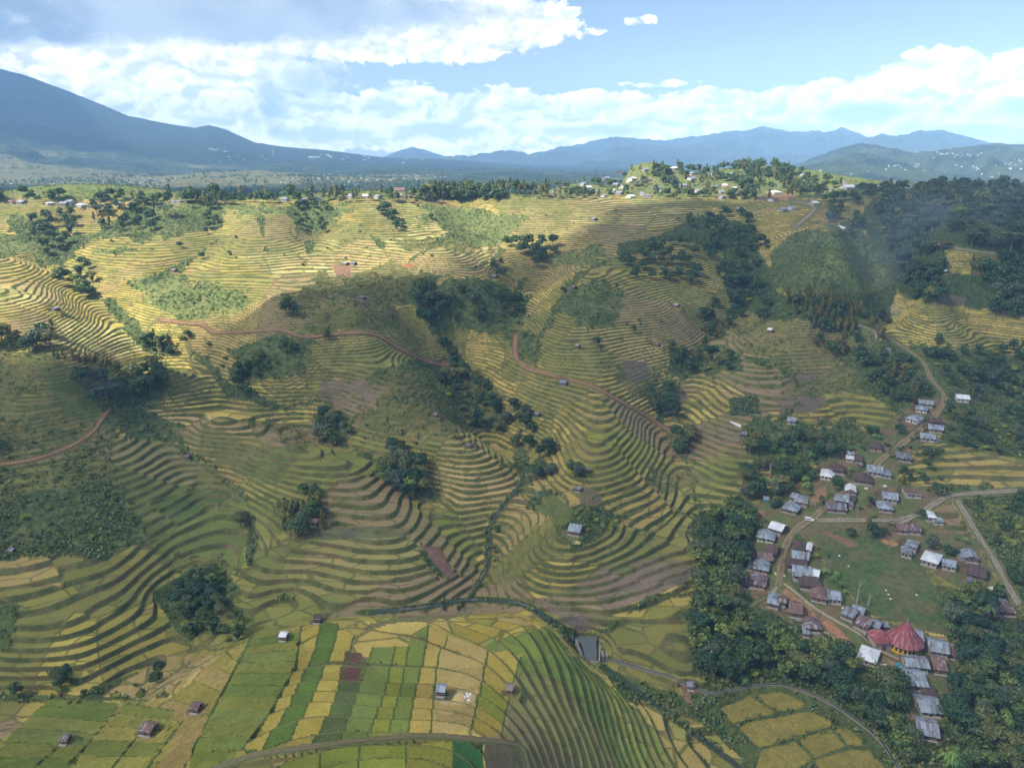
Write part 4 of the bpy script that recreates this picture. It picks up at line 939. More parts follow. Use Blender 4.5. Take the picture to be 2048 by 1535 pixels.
TREE_KINDS = {  # name in the scene, category, leaf looks with word, real height of the model, variants
 'broadleaf': ('broadleaf_tree', 'tree', [('dark', 'dark green'), ('mid', 'mid green'), ('dark', 'dark green'), ('olive', 'olive green'), ('grey', 'greyish green')], 10, 5),
 'umbrella': ('spreading_tree', 'tree', [('grey', 'greyish green'), ('mid', 'mid green'), ('olive', 'olive green')], 9, 3),
 'bamboo': ('bamboo_clump', 'bamboo', [('bamboo', 'feathery green'), ('bamboo', 'feathery green'), ('mid', 'deep green')], 10, 3),
 'slender': ('slender_tree', 'tree', [('olive', 'olive green'), ('mid', 'mid green'), ('olive', 'olive green')], 10, 3),
 'conical': ('conical_tree', 'tree', [('clove', 'golden green'), ('clove', 'golden green')], 10, 2),
 'cypress': ('conical_tree', 'tree', [('dark', 'dark green')], 10, 1),
 'banana': ('banana_plant', 'banana plant', [('banana', 'broad leaved')], 5, 2),
 'palm': ('palm_tree', 'palm', [('mid', 'deep green')], 9, 1),
 'bush': ('bush', 'bush', [('shrub', 'leafy green'), ('mid', 'mid green'), ('bright', 'bright yellow green')], 3, 3),
}
_tm = {}
def tree_meshes(kind, var):
    key = (kind, var)
    if key not in _tm:
        nm, cat, looks, ht, nv = TREE_KINDS[kind]
        L, W = crown('conical' if kind == 'cypress' else kind, 300+17*var+hash_s(kind))
        if kind == 'cypress': L.v = [(x*.75, y*.75, z) for x, y, z in L.v]
        lm = LM[looks[var % len(looks)][0]]; bm_ = PALEBARK if kind in ('slender', 'bamboo') else BARK
        one = MB(); one.v = L.v + W.v; one.f = L.f + [tuple(i+len(L.v) for i in f) for f in W.f]; one.mi = [0]*len(L.f)+[1]*len(W.f)
        _tm[key] = (L.mesh('crown', [lm]), W.mesh('trunk', [bm_]), one.mesh(nm, [lm, bm_]))
    return _tm[key]
def hash_s(s): return sum(ord(c)*(i+3) for i, c in enumerate(s))
TREES = []      # (distance, kind, var, x, y, z, scale, where, group)
def grove(where, group, s, n, mixk, h0, h1, space=.6):
    """scatter trees over an outline: kinds with weights, heights in metres"""
    P_ = pl(s); xs = [p[0] for p in P_]; ys = [p[1] for p in P_]; got = []; tries = 0
    ks = list(mixk); ws = [mixk[k] for k in ks]
    while len(got) < n and tries < n*40:
        tries += 1
        x = random.uniform(min(xs), max(xs)); y = random.uniform(min(ys), max(ys))
        if not inpoly(P_, np.array([x]), np.array([y]))[0]: continue
        g = look(x, y)
        if g is None: continue
        if in_way(x, y) or any(abs(x-hx) < hw and -hh < y-hy < hh*.6+hb for hx, hy, hw, hh, hb in HBOX): continue
        k = random.choices(ks, ws)[0]
        ht = random.uniform(h0, h1)*{'banana': .52, 'bush': .32, 'palm': 1.0, 'bamboo': 1.05}.get(k, 1.0)
        d = math.hypot(g[0], g[1]); rad = ht*.30*space
        if any((g[0]-q[0])**2+(g[1]-q[1])**2 < (rad+q[3])**2 for q in got): continue
        got.append((g[0], g[1], g[2], rad))
        TREES.append((math.sqrt(d*d+g[2]**2), k, random.randrange(TREE_KINDS[k][4]), *g, ht/TREE_KINDS[k][3], where, group))
def in_way(x, y):
    return WAYMASK[min(max(int(y/2), 0), ZH-1), min(max(int(x/2), 0), ZW-1)]
def plant():
    lim = 300; cnt = {}; rest = []
    for (d, k, var, x, y, z, sc, where, group) in sorted(TREES, key=lambda t_: t_[0]/max(t_[6], .1)):
        nm, cat, looks, ht, nv = TREE_KINDS[k]
        cnt[nm] = cnt.get(nm, 0)+1
        if cnt[nm] > lim: rest.append((k, var, x, y, z, sc)); continue
        cm, tm_, one = tree_meshes(k, var)
        rz = random.random()*6.28; w = random.uniform(.88, 1.18); tilt = random.uniform(-.05, .05)
        if d < 620:
            o = bpy.data.objects.new(nm, None); o.empty_display_size = .5; COL.objects.link(o)
            c = link('crown', cm, o); t_ = link('trunk', tm_, o)
        else: o = link(nm, one)
        o.location = (x, y, z-.15); o.rotation_euler = (tilt, 0, rz); o.scale = (sc*w, sc*w, sc)
        hm = sc*ht; size = 'small' if hm < (2.2 if k == 'bush' else 3 if k == 'banana' else 7) else 'tall' if hm > 11 else ''
        word = looks[var % len(looks)][1]
        tag(o, ' '.join(f'{size} {word} {nm.replace("_", " ")} {where}'.split()), cat, group)
    # what is left of the woods reads as one mass
    if rest:
        cache = {}; VV = []; FF = []; off = 0
        for (k, var, x, y, z, sc) in rest:
            if (k, var % 2) not in cache:
                L, W = crown('conical' if k == 'cypress' else k, 900+var % 2+hash_s(k), .4); cache[(k, var % 2)] = (np.array(L.v), np.array([f for f in L.f if len(f) == 4]))
            v, f = cache[(k, var % 2)]; a = random.random()*6.28; ca, sa = math.cos(a), math.sin(a)
            q = v@np.array([[ca, sa, 0], [-sa, ca, 0], [0, 0, 1]])*sc + np.array([x, y, z-.15]); VV.append(q); FF.append(f+off); off += len(v)
        mass('forest', np.vstack(VV), np.vstack(FF), LM['mid'])
    print('trees', len(TREES), cnt, 'rest', len(rest))
def mass(name, V, Q, mat):
    me = bpy.data.meshes.new(name); V = V.astype(np.float32); Q = Q.astype(np.int32)
    me.vertices.add(len(V)); me.vertices.foreach_set('co', V.ravel()); me.loops.add(Q.size); me.loops.foreach_set('vertex_index', Q.ravel())
    me.polygons.add(len(Q)); me.polygons.foreach_set('loop_start', np.arange(0, Q.size, 4, dtype=np.int32)); me.update(); me.materials.append(mat)
    return tag(link(name, me), kind='stuff')
def leaf_mass(name, C, N, S, mat, seed, asp=1.4):
    r = np.random.default_rng(seed); n = len(C)
    N = N + r.normal(0, .5, N.shape); N /= np.linalg.norm(N, axis=1)[:, None]
    T = np.cross(N, r.normal(0, 1, N.shape)); T /= np.linalg.norm(T, axis=1)[:, None]+1e-9; B = np.cross(N, T); s = S[:, None]
    V = np.stack([C-T*s*asp*.5, C-B*s*.5, C+T*s*asp*.5, C+B*s*.5], 1).reshape(-1, 3)
    return mass(name, V, np.arange(4*n).reshape(n, 4), mat)
def undergrowth():
    r = np.random.default_rng(5)
    w = np.where(GR['rough'] > .25, GR['rough'], 0)
    patch = .5+.5*fbm(GR['pts'][:, 0]/26, GR['pts'][:, 1]/26, 71, 3)*1.6
    w = w*np.clip(patch, .03, 1.3); p = w/w.sum()
    N0 = 34000; idx = r.choice(len(p), N0, p=p); base = GR['pts'][idx]
    # a thin growth of taller weeds on the terrace risers
    ris = ((GR['frac'] > .72) & (GR['terr'] > .5)).astype(float)*np.clip(.3+fbm(GR['pts'][:, 0]/30, GR['pts'][:, 1]/30, 73, 3), 0, 1); ris /= ris.sum()
    i2 = r.choice(len(p), 9000, p=ris)
    def grow(base, h0, h1, leafs, mat, seed, name):
        n = len(base); hh = h0+(h1-h0)*r.random(n)**2.2; dist = np.hypot(base[:, 0], base[:, 1])
        C = np.repeat(base, leafs, 0); H_ = np.repeat(hh, leafs); D_ = np.repeat(dist, leafs)
        d = r.normal(0, 1, C.shape); d /= np.linalg.norm(d, axis=1)[:, None]; d[:, 2] = np.abs(d[:, 2])
        C = C + d*H_[:, None]*np.array([.62, .62, .75])
        S = np.clip(H_*.5, .22, 1.0)*(.7+.6*r.random(len(C)))
        leaf_mass(name, C, d+np.array([0, 0, .3]), S, mat, seed)
    grow(base, .4, 2.1, 9, LM['shrub'], 11, 'undergrowth')
    k = r.choice(len(p), 4200, p=p); grow(GR['pts'][k], .8, 3.0, 14, LM['mid'], 13, 'scrub')
    grow(GR['pts'][i2], .25, .9, 5, LM['shrub'], 12, 'weeds')
# ------------------------------------------------------------------ houses
def roof_material(name, base, rust, amt, metal=.25, rough=.5, var=.25):
    m, t = material(name)
    uv = t.new('ShaderNodeUVMap', uv_map='sheets').outputs[0]; u = t.sep(uv); rnd = t.new('ShaderNodeObjectInfo').outputs['Random']
    sid = t.m('FLOOR', t.m('DIVIDE', u[0], .9)); row = t.m('FLOOR', t.m('DIVIDE', u[1], 2.6))
    wn = t.new('ShaderNodeTexWhiteNoise', noise_dimensions='3D'); t.put(wn.inputs['Vector'], t.xyz(sid, row, t.m('MULTIPLY', rnd, 91.7)))
    h = wn.outputs[0]; ws = t.new('ShaderNodeSeparateColor'); t.put(ws.inputs[0], wn.outputs[1]); h2 = ws.outputs[1]
    streak = t.noise(t.xyz(t.m('MULTIPLY', u[0], 2.4), t.m('MULTIPLY', u[1], .35), t.m('MULTIPLY', rnd, 50.)), 1.0, 4, .6)
    col = t.mix(1.0, V3(base), t.xyz(*[t.m('ADD', 1-var*.6, t.m('MULTIPLY', h, var*1.1))]*3), 'MULTIPLY')
    r = t.m('ADD', t.m('MULTIPLY', streak, .75), t.m('MULTIPLY', h2, .35))
    col = t.mix(t.sm(.92-amt*.75, 1.02-amt*.70, r), col, V3(rust))
    corr = t.m('SINE', t.m('MULTIPLY', u[0], 42.0))
    t.out(t.bsdf(col, rough, .4, t.bump(corr, .35, .03), Metallic=metal)); return m
RUST = (.15, .075, .06)
RM = {
 'white': roof_material('roof_white', (.66, .69, .72), (.42, .43, .44), .12, .1, .45, .25),
 'zinc': roof_material('roof_zinc', (.29, .335, .395), (.17, .14, .13), .42, .25, .5, .5),
 'old': roof_material('roof_weathered', (.21, .235, .28), (.15, .10, .09), .55, .25, .55, .55),
 'striped': roof_material('roof_patched', (.26, .28, .32), (.14, .075, .065), .66, .15, .6, .5),
 'rust': roof_material('roof_rusty', (.17, .105, .09), (.30, .29, .30), .34, .05, .75, .4),
 'brown': roof_material('roof_brown', (.085, .055, .052), (.13, .085, .075), .4, .0, .85, .35),
 'red': roof_material('roof_red', (.25, .06, .066), (.38, .23, .24), .40, .0, .6, .3),
 'thatch': roof_material('roof_thatch', (.22, .18, .14), (.30, .25, .19), .4, .0, .95, .4),
}
WM = {
 'plaster': plain_material('wall_plaster', (.36, .325, .285)), 'white': plain_material('wall_white', (.52, .51, .49)), 'wood': plain_material('wall_wood', (.15, .10, .075)),
 'brick': plain_material('wall_brick', (.29, .165, .125)), 'block': plain_material('wall_block', (.36, .34, .32)), 'yellow': plain_material('wall_yellow', (.66, .42, .03), noise=.2),
 'cream': plain_material('wall_cream', (.60, .62, .36)), 'bamboo': plain_material('wall_bamboo', (.30, .235, .15)), 'teal': plain_material('wall_teal', (.10, .30, .33)),
}
DARKG = plain_material('window_shade', (.025, .028, .032), .25, .3, 1, .5); DOORM = plain_material('door_wood', (.12, .075, .05)); TIMBER = plain_material('timber', (.42, .32, .20))
def uv_sheets(me):
    uvl = me.uv_layers.new(name='sheets')
    for p in me.polygons:
        n = p.normal; e = np.array([-n.y, n.x]); L = math.hypot(*e)
        e = e/L if L > .05 else np.array([1., 0.])
        for li in p.loop_indices:
            c = me.vertices[me.loops[li].vertex_index].co
            uvl.data[li].uv = (c.x*e[0]+c.y*e[1]+40, (c.x*-e[1]+c.y*e[0])*1.08+40)
def shell(faces, th):
    """roof skin from polygons -> closed sheet with thickness"""
    V = []; key = {}; Fc = []
    for f in faces:
        idx = []
        for p in f:
            k = tuple(round(q, 4) for q in p)
            if k not in key: key[k] = len(V); V.append(p)
            idx.append(key[k])
        Fc.append(tuple(idx))
    n = len(V); V2 = V + [(x, y, z-th) for x, y, z in V]; ed = {}
    for f in Fc:
        for a, b in zip(f, f[1:]+f[:1]): ed[(a, b)] = 1
    out = list(Fc) + [tuple(i+n for i in f[::-1]) for f in Fc]
    for (a, b) in ed:
        if (b, a) not in ed: out.append((b, a, a+n, b+n))
    mb = MB(); mb.add(V2, out); return mb
def roof_faces(kind, w, d, h, rise, o=.7):
    o = o if w > 5.5 else .35; x0, x1, y0, y1 = -w/2-o, w/2+o, -o, d+o; e = h-.22
    if kind == 'gable':
        r = h+rise; ym = d/2; return [[(x0, y0, e), (x1, y0, e), (x1, ym, r), (x0, ym, r)], [(x1, y1, e), (x0, y1, e), (x0, ym, r), (x1, ym, r)]]
    if kind == 'gabley':
        r = h+rise; return [[(x0, y1, e), (x0, y0, e), (0, y0, r), (0, y1, r)], [(x1, y0, e), (x1, y1, e), (0, y1, r), (0, y0, r)]]
    if kind == 'shed':
        return [[(x0, y0, e), (x1, y0, e), (x1, y1, e+rise), (x0, y1, e+rise)]]
    if kind == 'hip':
        r = h+rise; ym = d/2; k = min(w*.28, d/2+o)
        if w >= d:
            a, b = (x0+k, ym, r), (x1-k, ym, r)
            return [[(x0, y0, e), (x1, y0, e), b, a], [(x1, y1, e), (x0, y1, e), a, b], [(x0, y1, e), (x0, y0, e), a], [(x1, y0, e), (x1, y1, e), b]]
        k = d*.3; a, b = (0, y0+k, r), (0, y1-k, r)
        return [[(x0, y1, e), (x0, y0, e), a, b], [(x1, y0, e), (x1, y1, e), b, a], [(x0, y0, e), (x1, y0, e), a], [(x1, y1, e), (x0, y1, e), b]]
    if kind == 'pyr':
        a = (0, d/2, h+rise); c = [(x0, y0, e), (x1, y0, e), (x1, y1, e), (x0, y1, e)]
        return [[c[i], c[(i+1) % 4], a] for i in range(4)]
def wall_mesh(kind, w, d, h, rise, low=2.6, th=.18):
    mb = MB(); x0, x1, y0, y1 = -w/2, w/2, 0, d; t = h-.16
    V = [(x0, y0, -low), (x1, y0, -low), (x1, y1, -low), (x0, y1, -low), (x0, y0, t), (x1, y0, t), (x1, y1, t), (x0, y1, t)]
    Fc = [(0, 1, 5, 4), (2, 3, 7, 6)]
    g = rise*(1-.02) if kind in ('gable', 'gabley') else 0
    if kind == 'gable':
        V += [(x0, d/2, t+g*d/(d+.9)), (x1, d/2, t+g*d/(d+.9))]; Fc += [(1, 2, 6, 9, 5), (3, 0, 4, 8, 7)]
    elif kind == 'gabley':
        V += [(0, y0, t+g*w/(w+.9)), (0, y1, t+g*w/(w+.9))]; Fc[0] = (0, 1, 5, 8, 4); Fc[1] = (2, 3, 7, 9, 6); Fc += [(1, 2, 6, 5), (3, 0, 4, 7)]
    elif kind == 'shed':
        V[6] = (x1, y1, t+rise*.9); V[7] = (x0, y1, t+rise*.9); Fc += [(1, 2, 6, 5), (3, 0, 4, 7)]
    else: Fc += [(1, 2, 6, 5), (3, 0, 4, 7)]
    mb.add(V, Fc); return mb
HBOX = []; HOUSES = []; _groundpts = {}
def parse_house(line, shrink=1.0):
    f = [q.strip() for q in line.split('|')]
    ax, ay, bx, by = [float(v) for v in f[0].split(',')]
    m_ = (ax+bx)/2; k_ = .68 if 'field_hut' in line else .85 if 'farmhouse' in line else 1.0; ax, bx = m_+(ax-m_)*k_, m_+(bx-m_)*k_
    return dict(a=(ax, ay), b=(bx, by), d=float(f[1])*1.1, h=float(f[2])*.8, roof=f[3], rm=f[4], wm=f[5], label=f[6], name=f[7] if len(f) > 7 else 'house')
def site_houses(lines, group):
    hs = [parse_house(l) for l in lines.strip().split('\n') if l.strip()]
    A = ground_at([q['a'][0] for q in hs], [q['a'][1] for q in hs], Hsmooth); B = ground_at([q['b'][0] for q in hs], [q['b'][1] for q in hs], Hsmooth)
    for q, a, b in zip(hs, A, B):
        # both ends of the front wall stand on one level
        c = (a+b)/2; z = c[2]; q['group'] = group
        ka = ray(*q['a']); kb = ray(*q['b'])
        ya = z/ka[1]; yb = z/kb[1]
        if abs(ya-yb) > 14: ya = yb = c[1]
        P0 = np.array([ka[0]*ya, ya]); P1 = np.array([kb[0]*yb, yb])
        q['w'] = max(1.2, float(np.hypot(*(P1-P0)))); q['yaw'] = math.atan2(P1[1]-P0[1], P1[0]-P0[0]); q['c'] = ((P0+P1)/2, z)
        nrm = np.array([-math.sin(q['yaw']), math.cos(q['yaw'])]); mid = q['c'][0]+nrm*q['d']/2
        if q['wm'] != 'none' and 'nopad' not in q['name']: PADS.append((mid[0], mid[1], max(q['w'], q['d'])*.62+3.0, z-.05))
        HOUSES.append(q)
        dist = math.hypot(*q['c'][0]); pxw = abs(q['b'][0]-q['a'][0])
        HBOX.append(((q['a'][0]+q['b'][0])/2, (q['a'][1]+q['b'][1])/2 - q['d']*.3*F/dist*.5, pxw*.62+4, q['d']*F/dist*.42+5, 13.0*F/dist if dist < 350 else 9.0*F/dist if dist < 420 else 4.0*F/dist if dist < 600 else 2))
        x0, x1 = sorted((q['a'][0], q['b'][0])); y1 = max(q['a'][1], q['b'][1]); k = F/dist
        band('yard', [(x0-2, y1-q['d']*k*.15), (x1+2, y1-q['d']*k*.15)], q['d']*k*.28+2)
def build_house(q):
    w, d, h = q['w'], q['d'], q['h']; kind = q['roof']; rise = min(d, w)*.5*.42 if kind in ('gable', 'gabley', 'hip', 'pyr') else d*.16
    if kind == 'gable': rise = d*.5*.42
    if kind == 'gabley': rise = w*.5*.42
    nm = q['name']; pxw = w*F/math.hypot(*q['c'][0])
    o = bpy.data.objects.new(nm, None); COL.objects.link(o); o.empty_display_size = 1
    (cx, cy), z = q['c']; o.location = (cx, cy, z); o.rotation_euler = (0, 0, q['yaw'])
    cat = {'house': 'house', 'field_hut': 'hut', 'shed': 'shed', 'unfinished_house': 'house', 'farmhouse': 'house', 'hall': 'hall'}.get(nm, 'house')
    tag(o, q['label'], cat, q['group'])
    if nm == 'field_hut' and q['wm'] == 'open':      # roof on four posts over a raised floor
        for sx in (-1, 1):
            for y in (.15, d-.15):
                p = MB(); p.tube([(sx*(w/2-.12), y, -.8), (sx*(w/2-.12), y, h-.1)], [.08, .07], 6); link('post', p.mesh('post', [TIMBER]), o)
        p = MB(); p.box(-w/2, w/2, .05, d-.05, .7, .82); p.box(-w/2, w/2, d-.12, d-.04, .82, h-.4); link('floor_deck', p.mesh('floor_deck', [WM['bamboo']]), o)
    else:
        wl = link('wall', wall_mesh(kind, w, d, h, rise).mesh('wall', [WM[q['wm']]]), o)
        if pxw > 11:
            n = 2 if w > 7 else 1
            dw = .9; xs = [0.0] if n == 1 else [-w*.06]
            p = MB(); p.box(xs[0]-dw/2, xs[0]+dw/2, -.07, .03, 0.02, 1.85); link('door', p.mesh('door', [DOORM]), o)
            for x in ([-w*.32, w*.32] if n == 1 else [-w*.36, -w*.2, w*.2, w*.38]):
                p = MB(); p.box(x-.55, x+.55, -.05, .03, .85, 1.75); wo = link('window', p.mesh('window', [DARKG]), o)
                fr = MB(); fr.box(x-.62, x-.55, -.09, .02, .78, 1.82); fr.box(x+.55, x+.62, -.09, .02, .78, 1.82); fr.box(x-.55, x+.55, -.09, .02, 1.75, 1.82); fr.box(x-.55, x+.55, -.09, .02, .78, .85); fr.box(x-.03, x+.03, -.085, -.05, .85, 1.75)
                link('window_frame', fr.mesh('window_frame', [TIMBER if q['wm'] in ('white', 'plaster') else WM['white']]), wo)
            for s in (-1, 1):
                p = MB(); x = s*(w/2); p.box(min(x, x+s*.05), max(x, x+s*.05), d*.4, d*.4+1.0, .95, 1.95); link('window', p.mesh('window', [DARKG]), o)
            p = MB(); p.box(-w/2-.08, w/2+.08, -.9, -.002, -1.2, .12); link('porch_step', p.mesh('porch_step', [WM['block']]), o)
    if kind != 'none':
        me = shell(roof_faces(kind, w, d, h, rise), .10).mesh('roof', [RM[q['rm']]]); uv_sheets(me); ro = link('roof', me, o)
        if kind in ('gable', 'hip') and pxw > 14 and w >= d:
            k = 0 if kind == 'gable' else min(w*.28, d/2+.7)-.1
            p = MB(); p.box(-w/2-.7+k, w/2+.7-k, d/2-.16, d/2+.16, h+rise-.03, h+rise+.05); link('ridge_cap', p.mesh('ridge_cap', [RM['old' if q['rm'] in ('zinc', 'white') else q['rm']]]), ro); uv_sheets(ro.children[0].data)
    else:
        # walls without a roof yet: openings and wall tops
        for x in (-w*.3, 0, w*.3):
            p = MB(); p.box(x-.5, x+.5, -.06, .02, .8, 1.9); link('window', p.mesh('window', [DARKG]), o)
        p = MB(); p.box(-w/2+.3, w/2-.3, .3, d-.3, h-.5, h-.13); link('floor_slab', p.mesh('floor_slab', [WM['wood']]), o)
    return o
VILLAGE = """
1914,803,1937,805|6.5|3.2|gable|white|white|white walled house with bright white roof alone beside the upper road bend
1838,812,1864,815|6|2.8|gable|zinc|plaster|upper of two pale roofed houses above the road top
1832,823,1853,826|5.5|2.8|hip|zinc|white|pale hip roofed house just below its twin at the road top
1811,842,1834,848|7|3|hip|zinc|white|white walled zinc roofed house left of the upper road
1863,850,1889,851|6|2.8|hip|brown|wood|dark brown roofed house right of the upper road, half under trees
1858,863,1884,866|6.5|2.9|gable|zinc|brick|zinc roofed brick house with an orange yard right of the upper road
1842,881,1868,884|6.5|2.9|gable|zinc|plaster|zinc roofed house above the small golden plot by the road
1870,885,1879,885|4|2.4|shed|old|block|small grey annex at the right end of the house above the golden plot
1739,900,1763,903|7|2.8|hip|brown|brick|brown hip roofed house with pink footing left of the road
1695,914,1707,915|4|2.6|gable|zinc|plaster|small pale blue roofed house behind the white lean-to left of the road
1692,922,1706,924|4|2.3|shed|white|plaster|white roofed lean-to beside the brown house left of the road
1708,924,1725,926|6.5|2.7|hip|brown|wood|dark brown roofed house with orange yard left of the road
1795,921,1822,924|8|2.8|pyr|old|wood|house with grey roof and rusty front slope right of the road
1665,945,1688,948|6.5|2.7|hip|brown|wood|dark brown roofed house behind the white hip roofed one
1641,957,1664,961|8.5|3|hip|white|white|broad white hip roofed house in the grassy yard left of the road
1735,949,1763,953|8.5|3|gable|zinc|plaster|long zinc roofed house with plaster front right of the road
1765,955,1782,957|7|2.7|hip|zinc|plaster|zinc hip roofed annex between the long house and the unroofed frame
1708,965,1743,970|8.5|2.7|hip|brown|wood|large dark rusty hip roofed house close to the road
1690,987,1711,990|7|2.8|gabley|white|brick|white gable roofed house facing the viewer right of the road
1670,1006,1694,1010|7|2.8|gable|zinc|brick|zinc gable roofed house with brick front near the road fork
1698,1004,1709,1006|5|2.4|hip|brown|wood|small dark round topped hut beside the zinc house near the fork
1698,1017,1705,1018|4|2.4|shed|old|block|narrow grey shed beside the weathered long house at the fork
1655,1023,1691,1026|7|2.8|gable|old|brick|weathered grey long house just above the road fork
1766,1002,1793,1006|7.5|2.8|gable|zinc|plaster|zinc gable house above the hip roofed one, away from the fork
1757,1022,1784,1025|7|2.8|hip|zinc|brick|zinc hip roofed house just above the straight gravel road
1812,994,1842,996|7|3.2|none|zinc|block|unfinished grey block house without a roof|unfinished_house
1850,1040,1872,1042|6.5|2.7|hip|white|plaster|brilliant white hip roofed house below the end of the gravel road
1867,1048,1887,1049|3.5|2|shed|zinc|block|low dull tin shelter below the brilliant white roof|shed
1579,999,1591,1003|6|2.6|gable|zinc|wood|small zinc gable house beside the timber house frame
1589,1008,1612,1012|7|2.7|hip|zinc|brick|zinc hip roofed house joined to the timber house frame
1565,1022,1592,1029|8|2.7|hip|zinc|wood|zinc roofed house left of the road fork with bare yard
1527,1004,1537,1005|4|2.3|gable|zinc|teal|tiny teal walled house at the edge of the bamboo grove
1538,1062,1561,1069|7|3|gable|white|brick|bright white roofed house above the lime walled one
1514,1081,1546,1087|8|3.1|hip|zinc|cream|blue grey hip roofed house with lime cream walls
1531,1110,1551,1115|8|2.8|gable|brown|wood|dark brown roofed house between lime house and rusty cluster
1517,1124,1543,1127|6.5|2.7|gable|rust|wood|rust streaked house behind the grey roofed brick house
1499,1118,1514,1121|5|2.5|shed|rust|wood|low rusty shed at the back corner of the rusty cluster|shed
1508,1143,1534,1148|8|2.9|hip|zinc|brick|grey hip roofed house with pink brick front by the village street
1495,1138,1506,1141|5|2.4|gable|old|wood|small grey house tucked against the pink brick house
1499,1173,1528,1179|8|2.8|hip|striped|brick|house with rust and grey striped roof at the end of the street
1482,1175,1497,1177|5|2.5|gabley|old|wood|small grey house left of the striped roof
1587,1104,1610,1107|7|2.8|hip|brown|wood|dark brown house beside the street with white lean-to
1611,1106,1620,1108|7|2.7|gabley|white|plaster|narrow white roofed annex right of the dark brown house
1584,1122,1606,1125|7|2.8|gable|zinc|brick|zinc roofed house between the two dark brown roofs by the street
1606,1124,1616,1126|5|2.5|shed|zinc|wood|grey lean-to right of the zinc house by the street
1576,1137,1612,1140|6|2.7|gable|brown|wood|long low dark brown house just above the wide zinc hall
1586,1158,1620,1163|9|3.2|gable|zinc|plaster|wide zinc roofed hall beside the tan drying mat|hall
1618,1162,1634,1166|8|3|gable|white|plaster|white roofed extension at the right end of the wide hall
1600,1176,1642,1181|8|2.8|hip|brown|wood|dark rusty hip roofed house below the wide zinc hall
1622,1200,1652,1206|9|2.9|hip|rust|brick|rust brown hip roofed house with red earth bank in front
1656,1205,1682,1208|7|2.8|gable|zinc|plaster|blue grey striped roofed house next to the rust brown house
1534,1212,1556,1217|8|2.8|hip|zinc|wood|zinc hip roofed house beside the path at the grove edge
1557,1210,1570,1212|5|2.6|gable|striped|wood|small patched roofed house behind the large rusty one
1578,1232,1603,1236|8.5|2.8|gable|rust|wood|large dark rusty house with white patches above the red square
1612,1262,1640,1264|7|2.7|hip|striped|wood|patched red and grey roofed house beside the red earth square
1606,1272,1618,1274|4.5|2.3|shed|zinc|wood|small grey shed below the patched house at the square|shed
1682,1233,1706,1243|7|2.7|gable|old|wood|weathered grey house at the upper end of the row above the path
1702,1228,1724,1236|5.5|2.6|gable|zinc|wood|pale zinc house behind the weathered grey one in the row
1708,1252,1734,1264|7|2.8|gable|striped|wood|patched rusty house in the row with blue gable
1736,1256,1756,1264|5|2.6|gable|zinc|teal|teal ended house at the lower end of the row
1767,1258,1777,1259|2.5|2|shed|zinc|wood|tiny zinc shelter between the row and the church|shed
1828,1288,1846,1290|7|3|gable|zinc|plaster|pale zinc roof showing behind the red church roof
1860,1309,1895,1315|8|3|gable|zinc|plaster|zinc roofed house with pale porch right of the church
1896,1314,1911,1319|6|2.5|shed|rust|wood|rusty lean-to right of the zinc house by the church|shed
1814,1340,1855,1344|6|3|gable|zinc|plaster|broad zinc roofed house directly below the yellow church wall
1868,1346,1893,1349|9|2.7|gable|rust|wood|rusty dark roofed house right of the broad zinc one
1716,1322,1748,1333|8|2.9|hip|white|plaster|bright white roofed house at the grove edge below the square
1815,1378,1852,1381|9|3|gable|zinc|brick|large zinc roofed house below the church with orange yard
1846,1398,1872,1402|5|2.5|shed|brown|wood|black roofed shed with one white sheet below the large zinc house|shed
1843,1431,1881,1434|8|2.9|gable|zinc|plaster|zinc gable house second from the bottom of the lane
1836,1474,1874,1482|7.5|2.8|gable|zinc|wood|lowest zinc roofed house at the bottom of the lane
1794,1065,1816,1068|6.5|2.7|gable|rust|wood|rusty roofed house with orange yard below the gravel road
1817,1066,1841,1069|6.5|2.7|gable|striped|brick|red and grey patched house joined to the rusty one
1810,1096,1832,1102|6|2.7|hip|zinc|brick|grey roofed house half hidden behind a tree above the meadow
1802,1112,1822,1116|6|2.7|gabley|zinc|plaster|small pale grey house at the corner of the meadow
1842,1127,1872,1136|9|3.6|pyr|white|plaster|large white pyramid roofed house above the meadow
1884,1137,1910,1142|6.5|2.7|gable|zinc|plaster|zinc roofed house right of the white pyramid roof
1931,1122,1956,1125|7|2.8|gabley|zinc|wood|zinc roofed house alone on grass left of the straight track
1919,1119,1930,1120|4|2.4|shed|zinc|block|flat grey annex of the house alone on grass|shed
1934,1154,1968,1162|9|2.8|gable|brown|wood|dark rusty house with blue tarpaulin near the straight track
1988,1229,2030,1232|9|2.8|hip|striped|brick|patched grey house beside the bottom of the straight track
1573,847,1592,849|6|2.5|gable|zinc|plaster|lone pale roofed farmhouse below the golden plots|farmhouse
1134,1068,1160,1072|7|2.8|gable|zinc|wood|zinc roofed farmhouse with straw yard on the round terrace spur|farmhouse
1662,461,1690,462|11|3.2|hip|white|plaster|white hip roofed house on the wooded knoll with smoke|farmhouse
"""
